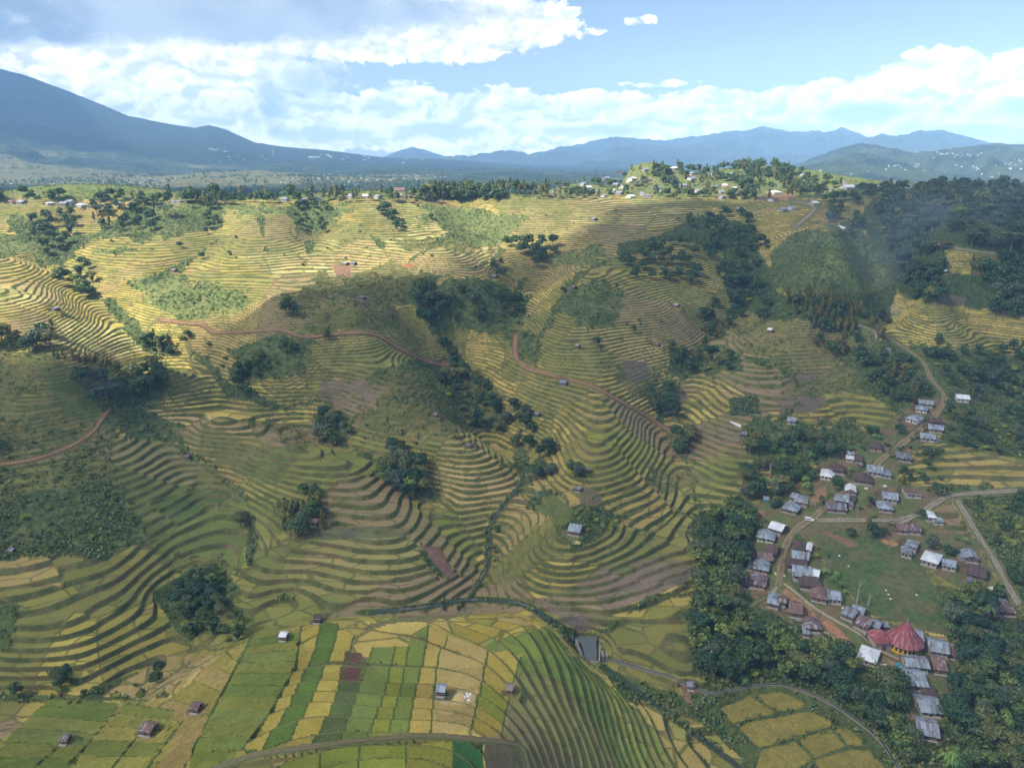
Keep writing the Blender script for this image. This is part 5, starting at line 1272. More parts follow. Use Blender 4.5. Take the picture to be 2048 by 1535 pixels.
HUTS = """
557,1280,574,1281|2.6|2.4|gable|white|wood|small white roofed hut on the green front hill|field_hut
624,1245,643,1246|2.6|2.1|shed|brown|wood|dark low hut on the crest of the front hill|field_hut
378,1424,398,1426|3|2.2|gable|rust|wood|rusty hut beside the tan plots of the front hill|field_hut
274,1468,306,1472|4|2.3|gable|rust|wood|long rusty hut with pale patches on the front hill|field_hut
118,1487,136,1488|2.6|2|gable|old|wood|little grey hut among the lower left fields|field_hut
870,1391,892,1392|3|2.4|gable|zinc|wood|blue grey hut beside the straw heap on the front hill|field_hut
1009,1386,1026,1388|2.8|2.2|gable|thatch|open|thatched hut at the right edge of the golden strips|field_hut
1146,982,1162,983|3|2.2|gable|old|wood|pale open hut above the garden beds on the spur|field_hut
1115,770,1134,771|4|2.4|shed|zinc|wood|pale flat hut beside the red track|field_hut
1149,696,1158,697|3.5|2.4|gable|old|wood|hut with greyish roof on a small yellow yard|field_hut
1308,692,1317,693|3.5|2.4|gable|rust|wood|tiny rusty hut among the right hand terraces|field_hut
1346,614,1356,615|4|2.4|gable|zinc|wood|pale hut on the upper right terraces|field_hut
1533,664,1544,665|4|2.6|gable|white|wood|white roofed hut on the brownish right terraces|field_hut
864,834,875,835|3|2.2|gable|rust|wood|small rusty hut on the weedy middle spur|field_hut
1067,832,1080,833|3.5|2.3|gable|old|wood|grey hut at the edge of the gully above golden terraces|field_hut
367,917,378,918|2.6|2|gable|old|wood|small grey hut at the ravine of the left terraces|field_hut
616,1050,636,1052|4|2.5|gable|rust|wood|rust red hut among tall trees in the left middle|field_hut
683,530,693,531|4|2.4|gable|zinc|wood|pale hut on top of the ploughed red patch|field_hut
699,529,710,530|3.5|2.2|gable|old|wood|dark hut beside the pale one at the red patch|field_hut
13,1106,26,1107|2.6|2|gable|old|wood|little grey hut in the scrub at the left edge|field_hut
931,895,943,896|3|2.1|gable|old|wood|small grey hut near the tip of the middle spur|field_hut
713,599,728,600|4|2.4|shed|old|wood|greyish flat roofed hut in the weedy shaded terraces|field_hut
101,621,111,622|4|2.4|shed|old|wood|greyish hut beside the sunlit left terraces|field_hut
1168,945,1180,946|3.2|2.4|gable|rust|wood|hut with a pinkish yard on the spur garden|field_hut
1882,546,1892,547|4|2.4|gable|white|wood|tiny white hut beside the small golden block|field_hut
1180,440,1190,441|4|2.3|gable|zinc|wood|hut where the sunlit track climbs the slope|field_hut
340,543,350,544|3.5|2.2|gable|old|wood|lone grey hut on the sunlit left terraces|field_hut
1140,578,1149,579|4|2.4|gable|old|wood|greyish hut among trees of the upper gully|field_hut
982,556,991,557|4|2.4|gable|old|wood|greyish hut in the small grove below the sunlit slope|field_hut
1770,704,1782,705|4|2.4|gable|old|plaster|grey roofed hut on the road ridge|field_hut
1482,873,1493,874|3.5|2.3|gable|old|wood|grey hut at the edge of the wet fallow plots|field_hut
1372,1378,1390,1379|3|2.2|gable|old|wood|small dark hut above the canal bend|field_hut
"""
RIDGE = """700,396,12;730,396,14;752,397,10;802,395,11;814,396,12,r;799,384,26,r;473,400,12;503,394,16;567,402,14;607,402,13;640,401,9;356,406,13;345,407,9;19,407,18,r;38,408,15;124,411,16;135,407,14;156,414,18;239,410,14;93,410,8;
1077,387,10,r;1108,390,12;1129,368,11;1163,371,10;1180,378,12;1192,374,10,r;1197,386,11;1216,358,14;1223,385,12;1236,389,13;1248,346,9;1250,378,12;1265,396,12;1270,360,12;1284,391,12;1293,342,13;1296,394,16;1344,339,12;1349,358,12;1370,374,18;1387,360,14;1398,385,13;1440,398,10;1445,387,11;1450,374,12;1380,350,9;1210,366,10;1230,372,11;1255,366,9;1310,378,11;1330,384,11,r;1322,366,9;1410,366,10;1425,376,10;1466,380,10;1478,390,11,r;1205,394,10;1180,388,9;1146,380,10;1275,372,10;1300,362,9;1360,344,9;1420,352,9;1455,352,9;1500,362,10;1520,352,9;
1589,338,10;1565,338,9;1596,362,17;1615,352,11;1642,372,11;1556,388,20;1526,398,14,r;1550,403,10,r;1702,378,26;1734,378,32;1760,377,14;1688,368,10;1775,369,12;1796,368,11;1587,420,13;1570,423,13;1481,423,18;1632,410,14;1606,412,10,r;1540,372,9;1575,350,8;1535,346,8;1625,362,9;1660,382,9;1820,376,9"""
# ------------------------------------------------------------------ roads, water and other things lying on the ground
def dirt_material(name, a, b, c=None, rough=.95):
    m, t = material(name); pos = t.new('ShaderNodeNewGeometry').outputs['Position']; cr = t.sep(t.new('ShaderNodeUVMap', uv_map='run').outputs[0])
    n = t.noise(pos, .6, 4, .65); n2 = t.noise(pos, 2.6, 3, .6); col = t.mix(t.sm(.35, .65, n), V3(a), V3(b))
    if c:   # grass left between the wheel ruts
        mid = t.m('ABSOLUTE', t.m('SUBTRACT', cr[0], .5)); g = t.m('MULTIPLY', t.sm(.16, .06, mid), t.sm(.38, .55, t.noise(pos, .35, 3)))
        e = t.sm(.36, .48, t.m('ADD', mid, t.m('MULTIPLY', t.m('SUBTRACT', n, .5), .22)))
        col = t.mix(t.m('MAXIMUM', t.m('MULTIPLY', g, .8), e), col, V3(c))
    col = t.mix(1.0, col, t.xyz(*[t.m('ADD', .72, t.m('MULTIPLY', n2, .56))]*3), 'MULTIPLY')
    t.out(t.bsdf(col, rough, .1, t.bump(n2, .5, .1))); return m
def water_material():
    m, t = material('river_water'); pos = t.new('ShaderNodeNewGeometry').outputs['Position']
    n = t.noise(pos, .8, 3); t.out(t.bsdf((.045, .055, .045, 1), .12, .5, t.bump(n, .15, .05))); return m
def ribbon(name, mat, pxpts, w, lift=.17, sides=0.0):
    q = smooth_px(pxpts, 4.0); G = ground_at(q[:, 0], q[:, 1], Hsmooth)
    if len(G) > 8:
        k = np.array([1, 2, 3, 2, 1])/9.0; Gp = np.vstack([G[:1]]*2+[G]+[G[-1:]]*2); G = np.stack([np.convolve(Gp[:, i], k, 'valid') for i in range(3)], 1)
    seg = np.hypot(*np.diff(G[:, :2], axis=0).T); L = np.concatenate([[0], np.cumsum(seg)]); n = max(4, int(L[-1]/1.1)); s = np.linspace(0, L[-1], n)
    x = np.interp(s, L, G[:, 0]); y = np.interp(s, L, G[:, 1]); tx = np.gradient(x); ty = np.gradient(y); l = np.hypot(tx, ty)+1e-9; nx, ny = -ty/l, tx/l
    ww = w*(1+.32*vnoise(s/7, s*0+3.3, 5) if mat not in ('concrete',) else np.ones(n)); us = np.linspace(-.5, .5, 7)
    X = x[:, None]+nx[:, None]*ww[:, None]*us; Y = y[:, None]+ny[:, None]*ww[:, None]*us
    if sides or mat == 'water': zc = fullH(x, y); zc = np.convolve(np.concatenate([zc[:1]]*3+[zc]+[zc[-1:]]*3), np.ones(7)/7, 'valid'); Z = np.repeat(zc[:, None], 7, 1)+lift
    else:
        Z = fullH(X.ravel(), Y.ravel()).reshape(X.shape); Z = np.maximum(Z, .5*Z+.5*Z.mean(1, keepdims=True))+lift
    V = np.stack([X, Y, Z], -1).reshape(-1, 3).tolist(); Fc = [(i*7+j, (i+1)*7+j, (i+1)*7+j+1, i*7+j+1) for i in range(n-1) for j in range(6)]
    if sides:
        o = len(V)
        for i in range(n): V.append([X[i, 0], Y[i, 0], Z[i, 0]-sides]); V.append([X[i, 6], Y[i, 6], Z[i, 6]-sides])
        for i in range(n-1): Fc += [(i*7, o+2*i, o+2*i+2, (i+1)*7), (i*7+6, (i+1)*7+6, o+2*i+3, o+2*i+1)]
    else:
        o = len(V)   # rounded down edges so that the sheet meets the ground
        for i in range(n): V.append([X[i, 0]+nx[i]*-.25, Y[i, 0]-ny[i]*.25, Z[i, 0]-.5]); V.append([X[i, 6]+nx[i]*.25, Y[i, 6]+ny[i]*.25, Z[i, 6]-.5])
        for i in range(n-1): Fc += [(i*7, o+2*i, o+2*i+2, (i+1)*7), (i*7+6, (i+1)*7+6, o+2*i+3, o+2*i+1)]
    me = bpy.data.meshes.new(name); me.from_pydata(V, [], Fc); me.update(); uv = me.uv_layers.new(name='run')
    for p in me.polygons:
        for li in p.loop_indices:
            vi = me.loops[li].vertex_index; j, i = (vi % 7, vi//7) if vi < o else (0 if (vi-o) % 2 == 0 else 6, (vi-o)//2)
            uv.data[li].uv = (us[j]+.5, s[i]/3)
        if p.normal.z < -.2: p.flip()
    me.materials.append(WAYM[mat]); return tag(link(name, me), kind='structure')
def build_ways():
    global WAYM
    WAYM = {'earth': dirt_material('earth_road', (.27, .185, .125), (.20, .14, .09), (.105, .135, .045)), 'gravel': dirt_material('gravel_road', (.30, .245, .20), (.23, .19, .15), (.115, .135, .05)),
            'pale': dirt_material('trodden_path', (.36, .29, .22), (.28, .21, .15)), 'brown': dirt_material('field_track', (.19, .135, .085), (.15, .13, .065), (.11, .14, .045)),
            'red': dirt_material('red_track', (.24, .115, .075), (.30, .185, .12), (.12, .12, .05)), 'water': water_material(), 'concrete': plain_material('canal_concrete', (.24, .225, .205))}
    for nm, mt, w, s in WAYS:
        if mt == 'concrete':
            ribbon('canal', 'concrete', pl(s), 1.15, .40, .9); ribbon('canal_water', 'water', pl(s), .6, .42)
        else: ribbon(nm, mt, pl(s), w, .13 if mt == 'water' else .17)
    ribbon('canal', 'concrete', pl('1413,1386 1406,1400 1396,1418'), .6, .5, 1.0)
    # small river pool and its weir
    z = POOLZ
    def pt(px, py, zz=z): kx, kz = ray(px, py); y = zz/kz; return (float(kx*y), float(y), zz)
    P_ = [pt(*q) for q in pl('1132,1256 1152,1268 1176,1274 1196,1270 1192,1284 1194,1300 1193,1322 1169,1322 1167,1300 1162,1286 1148,1276 1132,1264')]
    me = bpy.data.meshes.new('pool'); me.from_pydata(P_, [], [tuple(range(len(P_)))]); me.materials.append(POOLM()); tag(link('pool', me), kind='structure')
    root = bpy.data.objects.new('weir', None); COL.objects.link(root); c = np.array(pt(1180, 1320)); root.location = c
    tag(root, 'concrete weir at the lower end of the grey river pool', 'weir')
    def wall(name, a, b, h0, h1, th):
        A = np.array(pt(*a))-c; B = np.array(pt(*b))-c; d = B-A; d /= np.linalg.norm(d); nn = np.array([-d[1], d[0], 0])*th/2; mb = MB()
        mb.add([A-nn+[0, 0, -2.2], B-nn+[0, 0, -2.2], B+nn+[0, 0, -2.2], A+nn+[0, 0, -2.2], A-nn+[0, 0, h0], B-nn+[0, 0, h1], B+nn+[0, 0, h1], A+nn+[0, 0, h0]], [(0, 3, 2, 1), (4, 5, 6, 7), (0, 1, 5, 4), (1, 2, 6, 5), (2, 3, 7, 6), (3, 0, 4, 7)])
        link(name, mb.mesh(name, [WAYM['concrete']]), root)
    wall('side_wall', (1152, 1282), (1167, 1322), .9, .9, .7); wall('side_wall', (1200, 1292), (1198, 1326), 1.0, 1.2, .7); wall('crest', (1168.5, 1322), (1196.5, 1323), .12, .12, .9)
    wall('gate_pier', (1204, 1306), (1206, 1318), 1.6, 1.6, .8); wall('gate_pier', (1212, 1310), (1214, 1318), 1.3, 1.3, .8)
POOLZ = -195.5
def POOLM():
    m, t = material('pool_water'); pos = t.new('ShaderNodeNewGeometry').outputs['Position']
    t.out(t.bsdf((.10, .115, .11, 1), .10, .5, t.bump(t.noise(pos, .7, 3), .12, .05))); return m
def place(px, py): g = look(px, py); return g
def church():
    kx, kz = ray(1823, 1313); z = -192.0; y = z/kz; x = kx*y; cy_ = y+6.6
    o = bpy.data.objects.new('church', None); COL.objects.link(o); o.location = (x, cy_, z); tag(o, 'yellow walled round church under a tall pointed red roof', 'church')
    n = 12; R0 = 6.5; RE = 7.5; he = 3.6; ha = 12.0
    ring = lambda r, zz: [(r*math.cos(2*math.pi*(k+.5)/n), r*math.sin(2*math.pi*(k+.5)/n), zz) for k in range(n)]
    mb = MB(); V = ring(R0, -2.5)+ring(R0, he+.2); mb.add(V, [(k, (k+1) % n, n+(k+1) % n, n+k) for k in range(n)]); link('wall', mb.mesh('wall', [WM['yellow']]), o)
    e = ring(RE, he-.2); mid = ring(RE*.45, he-.2+(ha-he)*.50); a = (0, 0, ha)
    fs = []
    for k in range(n): fs += [[e[k], e[(k+1) % n], mid[(k+1) % n], mid[k]], [mid[k], mid[(k+1) % n], a]]
    me = shell(fs, .12).mesh('roof', [RM['red']]); uv_sheets(me); ro = link('roof', me, o)
    for k in range(n):
        p = MB(); up = lambda q, dz: (q[0]*1.004, q[1]*1.004, q[2]+dz); p.tube([up(e[k], .05), up(mid[k], .06), (0, 0, ha+.06)], [.09, .09, .06], 4); link('rib', p.mesh('rib', [RM['red' if k % 3 else 'old']]), ro); uv_sheets(ro.children[-1].data)
    p = MB(); p.tube([(0, 0, ha-.2), (0, 0, ha+1.2)], [.07, .05]); p.box(-.35, .35, -.04, .04, ha+.7, ha+.8); link('cross', p.mesh('cross', [WM['white']]), o)
    for k in range(n):
        a0 = 2*math.pi*(k)/n; c, s = math.cos(a0), math.sin(a0); r = R0*math.cos(math.pi/n)
        for off in (-.85, .85):
            p = MB(); p.box(r-.04, r+.05, off-.42, off+.42, .9, 2.6); p.v = [(u*c-v*s, u*s+v*c, w_) for u, v, w_ in p.v]; link('window', p.mesh('window', [DARKG]), o)
    # side wing to the left
    w, d, h = 7.2, 7.6, 3.6; wx, wy = -9.0, -2.2
    mb = wall_mesh('hip', w, d, h, 2.2); mb.v = [(u+wx, v+wy, q) for u, v, q in mb.v]; link('wing_wall', mb.mesh('wing_wall', [WM['plaster']]), o)
    fs = [[(u+wx, v+wy, q) for u, v, q in f] for f in roof_faces('hip', w, d, h, 2.6, .6)]; me = shell(fs, .12).mesh('wing_roof', [RM['red']]); uv_sheets(me); link('wing_roof', me, o)
    p = MB(); p.box(wx-.8, wx+.8, wy-.07, wy+.02, 0, 2.2); link('door', p.mesh('door', [DOORM]), o)
def house_frame():
    g = place(1616, 1016); o = bpy.data.objects.new('unfinished_timber_house', None); COL.objects.link(o); o.location = g; o.rotation_euler = (0, 0, -.2); tag(o, 'bare timber frame of a house being built by the road', 'house frame')
    for x in (-3, -1, 1, 3):
        for y in (0, 3, 6):
            p = MB(); p.box(x-.08, x+.08, y-.08, y+.08, -1.5, 3.0); link('post', p.mesh('post', [TIMBER]), o)
    for y in (0, 3, 6):
        p = MB(); p.box(-3.3, 3.3, y-.07, y+.07, 3.0, 3.15); link('beam', p.mesh('beam', [TIMBER]), o)
    for x in (-3, -1, 1, 3):
        p = MB(); p.tube([(x, -.4, 3.15), (x, 3, 4.5)], [.07, .07], 4); p.tube([(x, 6.4, 3.15), (x, 3, 4.5)], [.07, .07], 4); link('rafter', p.mesh('rafter', [TIMBER]), o)
def car(px, py, yaw, label):
    g = place(px, py); o = bpy.data.objects.new('parked_car', None); COL.objects.link(o); o.location = (g[0], g[1], g[2]+.05); o.rotation_euler = (0, 0, yaw); tag(o, label, 'car')
    paint = plain_material('car_paint', (.75, .76, .78), .3, .06, 1, .5); tyre = plain_material('tyre', (.02, .02, .02)); L = 4.4
    prof_ = [(-2.2, .45), (-2.2, .95), (-1.75, 1.05), (-1.15, 1.08), (-.75, 1.62), (.95, 1.66), (1.95, 1.62), (2.2, 1.0), (2.2, .45)]
    def ext(pts, w0, name, mat, par=o):
        n = len(pts); mb = MB(); V = [(a, -w0, b) for a, b in pts]+[(a, w0, b) for a, b in pts]
        mb.add(V, [tuple(range(n)), tuple(range(n, 2*n))[::-1]]+[(k, n+k, n+(k+1) % n, (k+1) % n) for k in range(n)]); return link(name, mb.mesh(name, [mat]), par)
    ext(prof_, .86, 'body', paint); ext([(-1.0, 1.12), (-.68, 1.55), (.9, 1.58), (1.85, 1.55), (2.0, 1.12)], .875, 'window', DARKG)
    for x in (-1.4, 1.4):
        for y in (-.8, .8):
            p = MB(); p.tube([(x, y-.11, .34), (x, y+.11, .34)], [.34, .34], 14); wl = link('wheel', p.mesh('wheel', [tyre]), o)
            p = MB(); p.tube([(x, y-.12, .34), (x, y+.12, .34)], [.17, .17], 10); link('rim', p.mesh('rim', [paint]), wl)
    for y in (-.6, .6):
        p = MB(); p.box(-2.24, -2.18, y-.16, y+.16, .72, .88); link('headlight', p.mesh('headlight', [WM['white']]), o)
def sheet(px, py, w, d, yaw, mat, name, label, cat, h=.12, group=None, seed=1):
    """cloth or mat lying on the ground, slightly crumpled"""
    g = place(px, py); n = 9; V = []; mb = MB()
    for top in (1, 0):
        for j in range(n):
            for i in range(n):
                x = (i/(n-1)-.5)*w; y = (j/(n-1)-.5)*d; ca, sa = math.cos(yaw), math.sin(yaw); X, Y = g[0]+x*ca-y*sa, g[1]+x*sa+y*ca
                V.append((x, y, ground_z(X, Y)-g[2]+(.10+h*(.5+.5*float(vnoise(np.array([x*1.3+seed]), np.array([y*1.3]), 7)[0]))*top)))
    N = n*n; Fc = []
    for j in range(n-1):
        for i in range(n-1): a = j*n+i; Fc += [(a, a+1, a+n+1, a+n), (N+a, N+a+n, N+a+n+1, N+a+1)]
    for i in range(n-1): Fc += [(i, N+i, N+i+1, i+1), (i*n, (i+1)*n, N+(i+1)*n, N+i*n), ((n-1)*n+i, (n-1)*n+i+1, N+(n-1)*n+i+1, N+(n-1)*n+i), (i*n+n-1, N+i*n+n-1, N+(i+1)*n+n-1, (i+1)*n+n-1)]
    mb.add(V, Fc); o = link(name, mb.mesh(name, [mat])); o.location = g; o.rotation_euler = (0, 0, yaw); return tag(o, label, cat, group)
def lump(px, py, r, h, mat, name, label, cat, seed, group=None):
    g = place(px, py); mb = MB(); n = 12; m_ = 6; V = []
    for j in range(m_+1):
        for i in range(n):
            a = 6.283*i/n; e = j/m_*1.57; k = 1+.28*float(vnoise(np.array([math.cos(a)*1.4+seed]), np.array([math.sin(a)*1.4+j*.5]), seed)[0])
            V.append((r*k*math.cos(a)*math.cos(e), r*k*math.sin(a)*math.cos(e), -.15+h*math.sin(e)*k))
    mb.add(V, [(j*n+i, j*n+(i+1) % n, (j+1)*n+(i+1) % n, (j+1)*n+i) for j in range(m_) for i in range(n)]); o = link(name, mb.mesh(name, [mat], True)); o.location = g; return tag(o, label, cat, group)
def dead_tree(px, py, h, label):
    g = place(px, py); r = random.Random(int(px)); o = bpy.data.objects.new('bare_tree', None); COL.objects.link(o); o.location = g; tag(o, label, 'tree')
    p = MB(); p.tube([(0, 0, -.5), (.1, 0, h*.5), (0, .1, h)], [.42, .32, .12], 7); tr = link('trunk', p.mesh('trunk', [PALEBARK]), o)
    for i in range(7):
        a = r.random()*6.28; z = h*(.45+.5*r.random()); ln = h*.22*(.6+r.random()); p = MB(); p.tube([(0, 0, z), (ln*.6*math.cos(a), ln*.6*math.sin(a), z+ln*.5), (ln*math.cos(a), ln*math.sin(a), z+ln*1.1)], [.12, .07, .02], 4); link('limb', p.mesh('limb', [PALEBARK]), o)
def pole(px, py, h, label):
    g = place(px, py); o = bpy.data.objects.new('utility_pole', None); COL.objects.link(o); o.location = g; tag(o, label, 'utility pole')
    p = MB(); p.tube([(0, 0, -.5), (0, 0, h)], [.13, .09], 8); link('post', p.mesh('post', [plain_material('pole_wood', (.30, .27, .24))]), o)
    p = MB(); p.box(-.9, .9, -.06, .06, h-.7, h-.55); link('crossarm', p.mesh('crossarm', [TIMBER]), o)
def person(px, py, yaw, shirt, trousers, label, step):
    g = place(px, py); V = []; E = []; Rr = []
    def add(p, r, par=None):
        V.append(p); Rr.append(r)
        if par is not None: E.append((par, len(V)-1))
        return len(V)-1
    pel = add((0, 0, .95), .13); chest = add((0, .01, 1.28), .145, pel); neck = add((0, .01, 1.47), .055, chest); head = add((0, -.02, 1.58), .095, neck); add((0, -.015, 1.69), .085, head); add((0, -.12, 1.575), .022, head)
    for s in (-1, 1):
        hip = add((s*.10, 0, .90), .095, pel); kn = add((s*.11, -.05*s*step, .50), .065, hip); an = add((s*.11, .16*s*step, .09), .042, kn); add((s*.12, .16*s*step-.13, .04), .036, an)
        sh = add((s*.19, .01, 1.40), .06, chest); el = add((s*.25, .04+.05*s*step, 1.12), .042, sh); wr = add((s*.25, -.06-.12*s*step, .90), .027, el); pm = add((s*.25, -.08-.12*s*step, .84), .03, wr)
        for k in range(4): a = add((s*.25, -.115-.12*s*step+.022*k, .79), .0095, pm); add((s*.243, -.112-.12*s*step+.02*k, .745+.006*abs(k-1.5)), .008, a)
        a = add((s*.238, -.125-.12*s*step, .83), .010, pm); add((s*.232, -.145-.12*s*step, .80), .009, a)
    me = bpy.data.meshes.new('body'); me.from_pydata(V, E, []); o = link('person', me); m = o.modifiers.new('skin', 'SKIN'); o.modifiers.new('sub', 'SUBSURF').levels = 1
    for d, r in zip(me.skin_vertices[0].data, Rr): d.radius = (r, r)
    me.skin_vertices[0].data[0].use_root = True
    bpy.context.view_layer.update(); e = bpy.data.meshes.new_from_object(o.evaluated_get(bpy.context.evaluated_depsgraph_get())); o.modifiers.clear(); o.data = e
    for mt in (plain_material('skin', (.20, .115, .075), .6, .1), plain_material('shirt', shirt, .9, .2), plain_material('trousers', trousers, .9, .2), plain_material('hair', (.015, .012, .012), .6, .2)): e.materials.append(mt)
    for p in e.polygons:
        c = p.center; p.use_smooth = True
        p.material_index = 3 if (c.z > 1.62 and c.y > -.07) or c.z > 1.68 else 0 if c.z > 1.44 or c.z < .10 or (abs(c.x) > .20 and c.z < 1.18) else 1 if c.z > .93 else 2
    o.location = (g[0], g[1], g[2]+.15); o.rotation_euler = (0, 0, yaw); tag(o, label, 'person')
def smoke(px, py, size, dens, lean, label=None):
    g = place(px, py); mb = MB(); n = 20; m_ = 12; V = []
    for j in range(m_+1):
        for i in range(n):
            e = math.pi*j/m_; a = 6.283*i/n; V.append((math.cos(a)*math.sin(e), math.sin(a)*math.sin(e), -math.cos(e)))
    mb.add(V, [(j*n+i, j*n+(i+1) % n, (j+1)*n+(i+1) % n, (j+1)*n+i) for j in range(m_) for i in range(n)])
    m, t = material('smoke_haze'); oc = t.new('ShaderNodeTexCoord').outputs['Object']; pos = t.new('ShaderNodeNewGeometry').outputs['Position']
    r = t.vm('LENGTH', oc); fall = t.sm(1.0, .15, r); n_ = t.sm(.38, .68, t.noise(pos, 2.2/max(size)*2.2, 4, .6))
    pv = t.new('ShaderNodeVolumePrincipled'); pv.inputs['Color'].default_value = (.62, .78, 1.0, 1); t.put(pv.inputs['Density'], t.m('MULTIPLY', t.m('MULTIPLY', fall, n_), dens)); t.out(None, pv.outputs[0])
    o = link('smoke', mb.mesh('smoke', [m], True)); o.scale = size; o.location = (g[0]+lean[0], g[1]+lean[1], g[2]+lean[2]); tag(o, kind='stuff')
def small_things():
    white = plain_material('white_stone', (.70, .69, .67), .8, .2); straw = plain_material('straw', (.50, .39, .17), .95, .4); blue = plain_material('blue_tarpaulin', (.03, .16, .55), .5, .2); cyan = plain_material('cyan_sheet', (.05, .32, .45), .5, .2)
    sack = plain_material('white_sack', (.72, .72, .74), .8, .2); black = plain_material('drying_rice', (.52, .40, .18), .95, .25)
    sheet(1559, 1147, 4.4, 4.6, -.05, black, 'drying_mat', 'tan mat of drying rice across the village street', 'drying mat', .05)
    sheet(1944, 1162, 2.6, 2.4, .3, blue, 'tarpaulin', 'bright blue tarpaulin in front of the dark rusty house', 'tarpaulin', .5)
    sheet(1799, 1328, 2.3, 2.0, .3, cyan, 'tarpaulin', 'cyan sheet on the orange yard by the broad zinc house', 'tarpaulin', .3)
    sheet(1470, 849, 8, 1.0, -.9, sack, 'plastic_sheet', 'long white plastic sheet beside the wet plots', 'plastic sheet', .1)
    for i, (x, y) in enumerate([(932, 1386), (936, 1391), (940, 1386), (937, 1398), (930, 1393)]):
        lump(x, y, .55, .5, sack, 'rice_sack', 'white sack lying on the straw of the front hill', 'sack', 40+i, 'sacks on the threshing ground')
    lump(917, 1392, 2.2, .6, straw, 'straw_heap', 'pale straw heap beside the white sacks on the front hill', 'straw heap', 51); lump(1153, 1082, 2.0, .7, straw, 'straw_heap', 'straw heap in front of the zinc roofed farmhouse', 'straw heap', 52)
    for i, (x, y, lab) in enumerate([(1678, 1111, 'upper white rock on the red scar of the meadow'), (1697, 1130, 'white rock in the middle of the meadow top'), (1773, 1178, 'white rock pair upper one on the lower meadow'), (1776, 1187, 'lower white rock of a pair on the lower meadow'),
                                     (1832, 1188, 'white rock near the right edge of the meadow'), (1780, 1197, 'flat pale stone below the pair on the lower meadow'), (1687, 1214, 'grey stone slab at the end of the trodden path')]):
        lump(x, y, .5 if i != 6 else .9, .4, white, 'rock', lab, 'rock', 60+i)
    for i, (x, y) in enumerate([(1480, 1042), (1482, 1046), (1479, 1049)]):
        g = place(x, y); o = bpy.data.objects.new('grave', None); COL.objects.link(o); o.location = g; tag(o, 'white stone grave in the bare clearing by the bamboo grove', 'grave', 'graves in the clearing')
        p = MB(); p.box(-.9, .9, -.45, .45, -.3, .4); p.box(-.7, .7, -.3, .3, .4, .55); link('slab', p.mesh('slab', [white]), o); p = MB(); p.box(.75, .9, -.4, .4, .4, 1.1); link('headstone', p.mesh('headstone', [white]), o)
    for (x, y, w, lab) in [(1981, 1176, 2.0, 'white slab grave beside the straight track'), (1768, 972, 1.3, 'white water tank on the grass above the zinc gable house'), (1733, 977, 1.1, 'small white tank behind the dark rusty house'), (1955, 1240, 1.8, 'pale plank pile at the edge of the right forest'), (1766, 1330, 1.4, 'white basin below the church lane')]:
        g = place(x, y); p = MB(); p.box(-w*.7, w*.7, -w*.45, w*.45, -.3, .5); p.box(-w*.6, w*.6, -w*.36, w*.36, .5, .62); o = link('stone_slab' if 'tank' not in lab else 'water_tank', p.mesh('stone_slab', [white])); o.location = g; tag(o, lab, 'tank' if 'tank' in lab else 'slab')
    car(1619, 1040, 2.7, 'white car parked on the verge at the road fork')
    person(1567, 1101, .2, (.05, .06, .12), (.05, .05, .06), 'person in dark clothes walking up the village street', 1); person(1562, 1127, 2.9, (.35, .08, .07), (.06, .06, .08), 'person in a red shirt walking down the village street', -1); person(1797, 1086, 1.2, (.08, .10, .14), (.10, .08, .06), 'person standing on the orange yard by the meadow', .3)
    dead_tree(1713, 1205, 9.5, 'tall grey bare tree standing in the meadow'); dead_tree(1735, 1210, 6, 'short grey bare tree right of the tall one in the meadow'); dead_tree(1538, 955, 9, 'grey bare tree in the grove left of the village')
    pole(1640, 1024, 8, 'utility pole beside the road fork'); pole(1712, 1037, 8, 'utility pole along the straight gravel road'); pole(1786, 890, 8, 'utility pole beside the upper earth road'); pole(1570, 1098, 8, 'utility pole at the top of the village street')
    smoke(1072, 1000, (4, 4, 6), .06, (1, 1, 5)); smoke(1062, 992, (8, 5, 4), .022, (-3, 3, 10)); smoke(1788, 640, (9, 9, 9), .05, (1, 2, 6)); smoke(1664, 458, (8, 8, 12), .035, (-3, 3, 11)); smoke(195, 800, (20, 16, 10), .016, (0, 6, 6))
    smoke(1780, 600, (110, 80, 55), .0032, (15, 50, 30)); smoke(1950, 480, (150, 90, 50), .0022, (0, 20, 25))
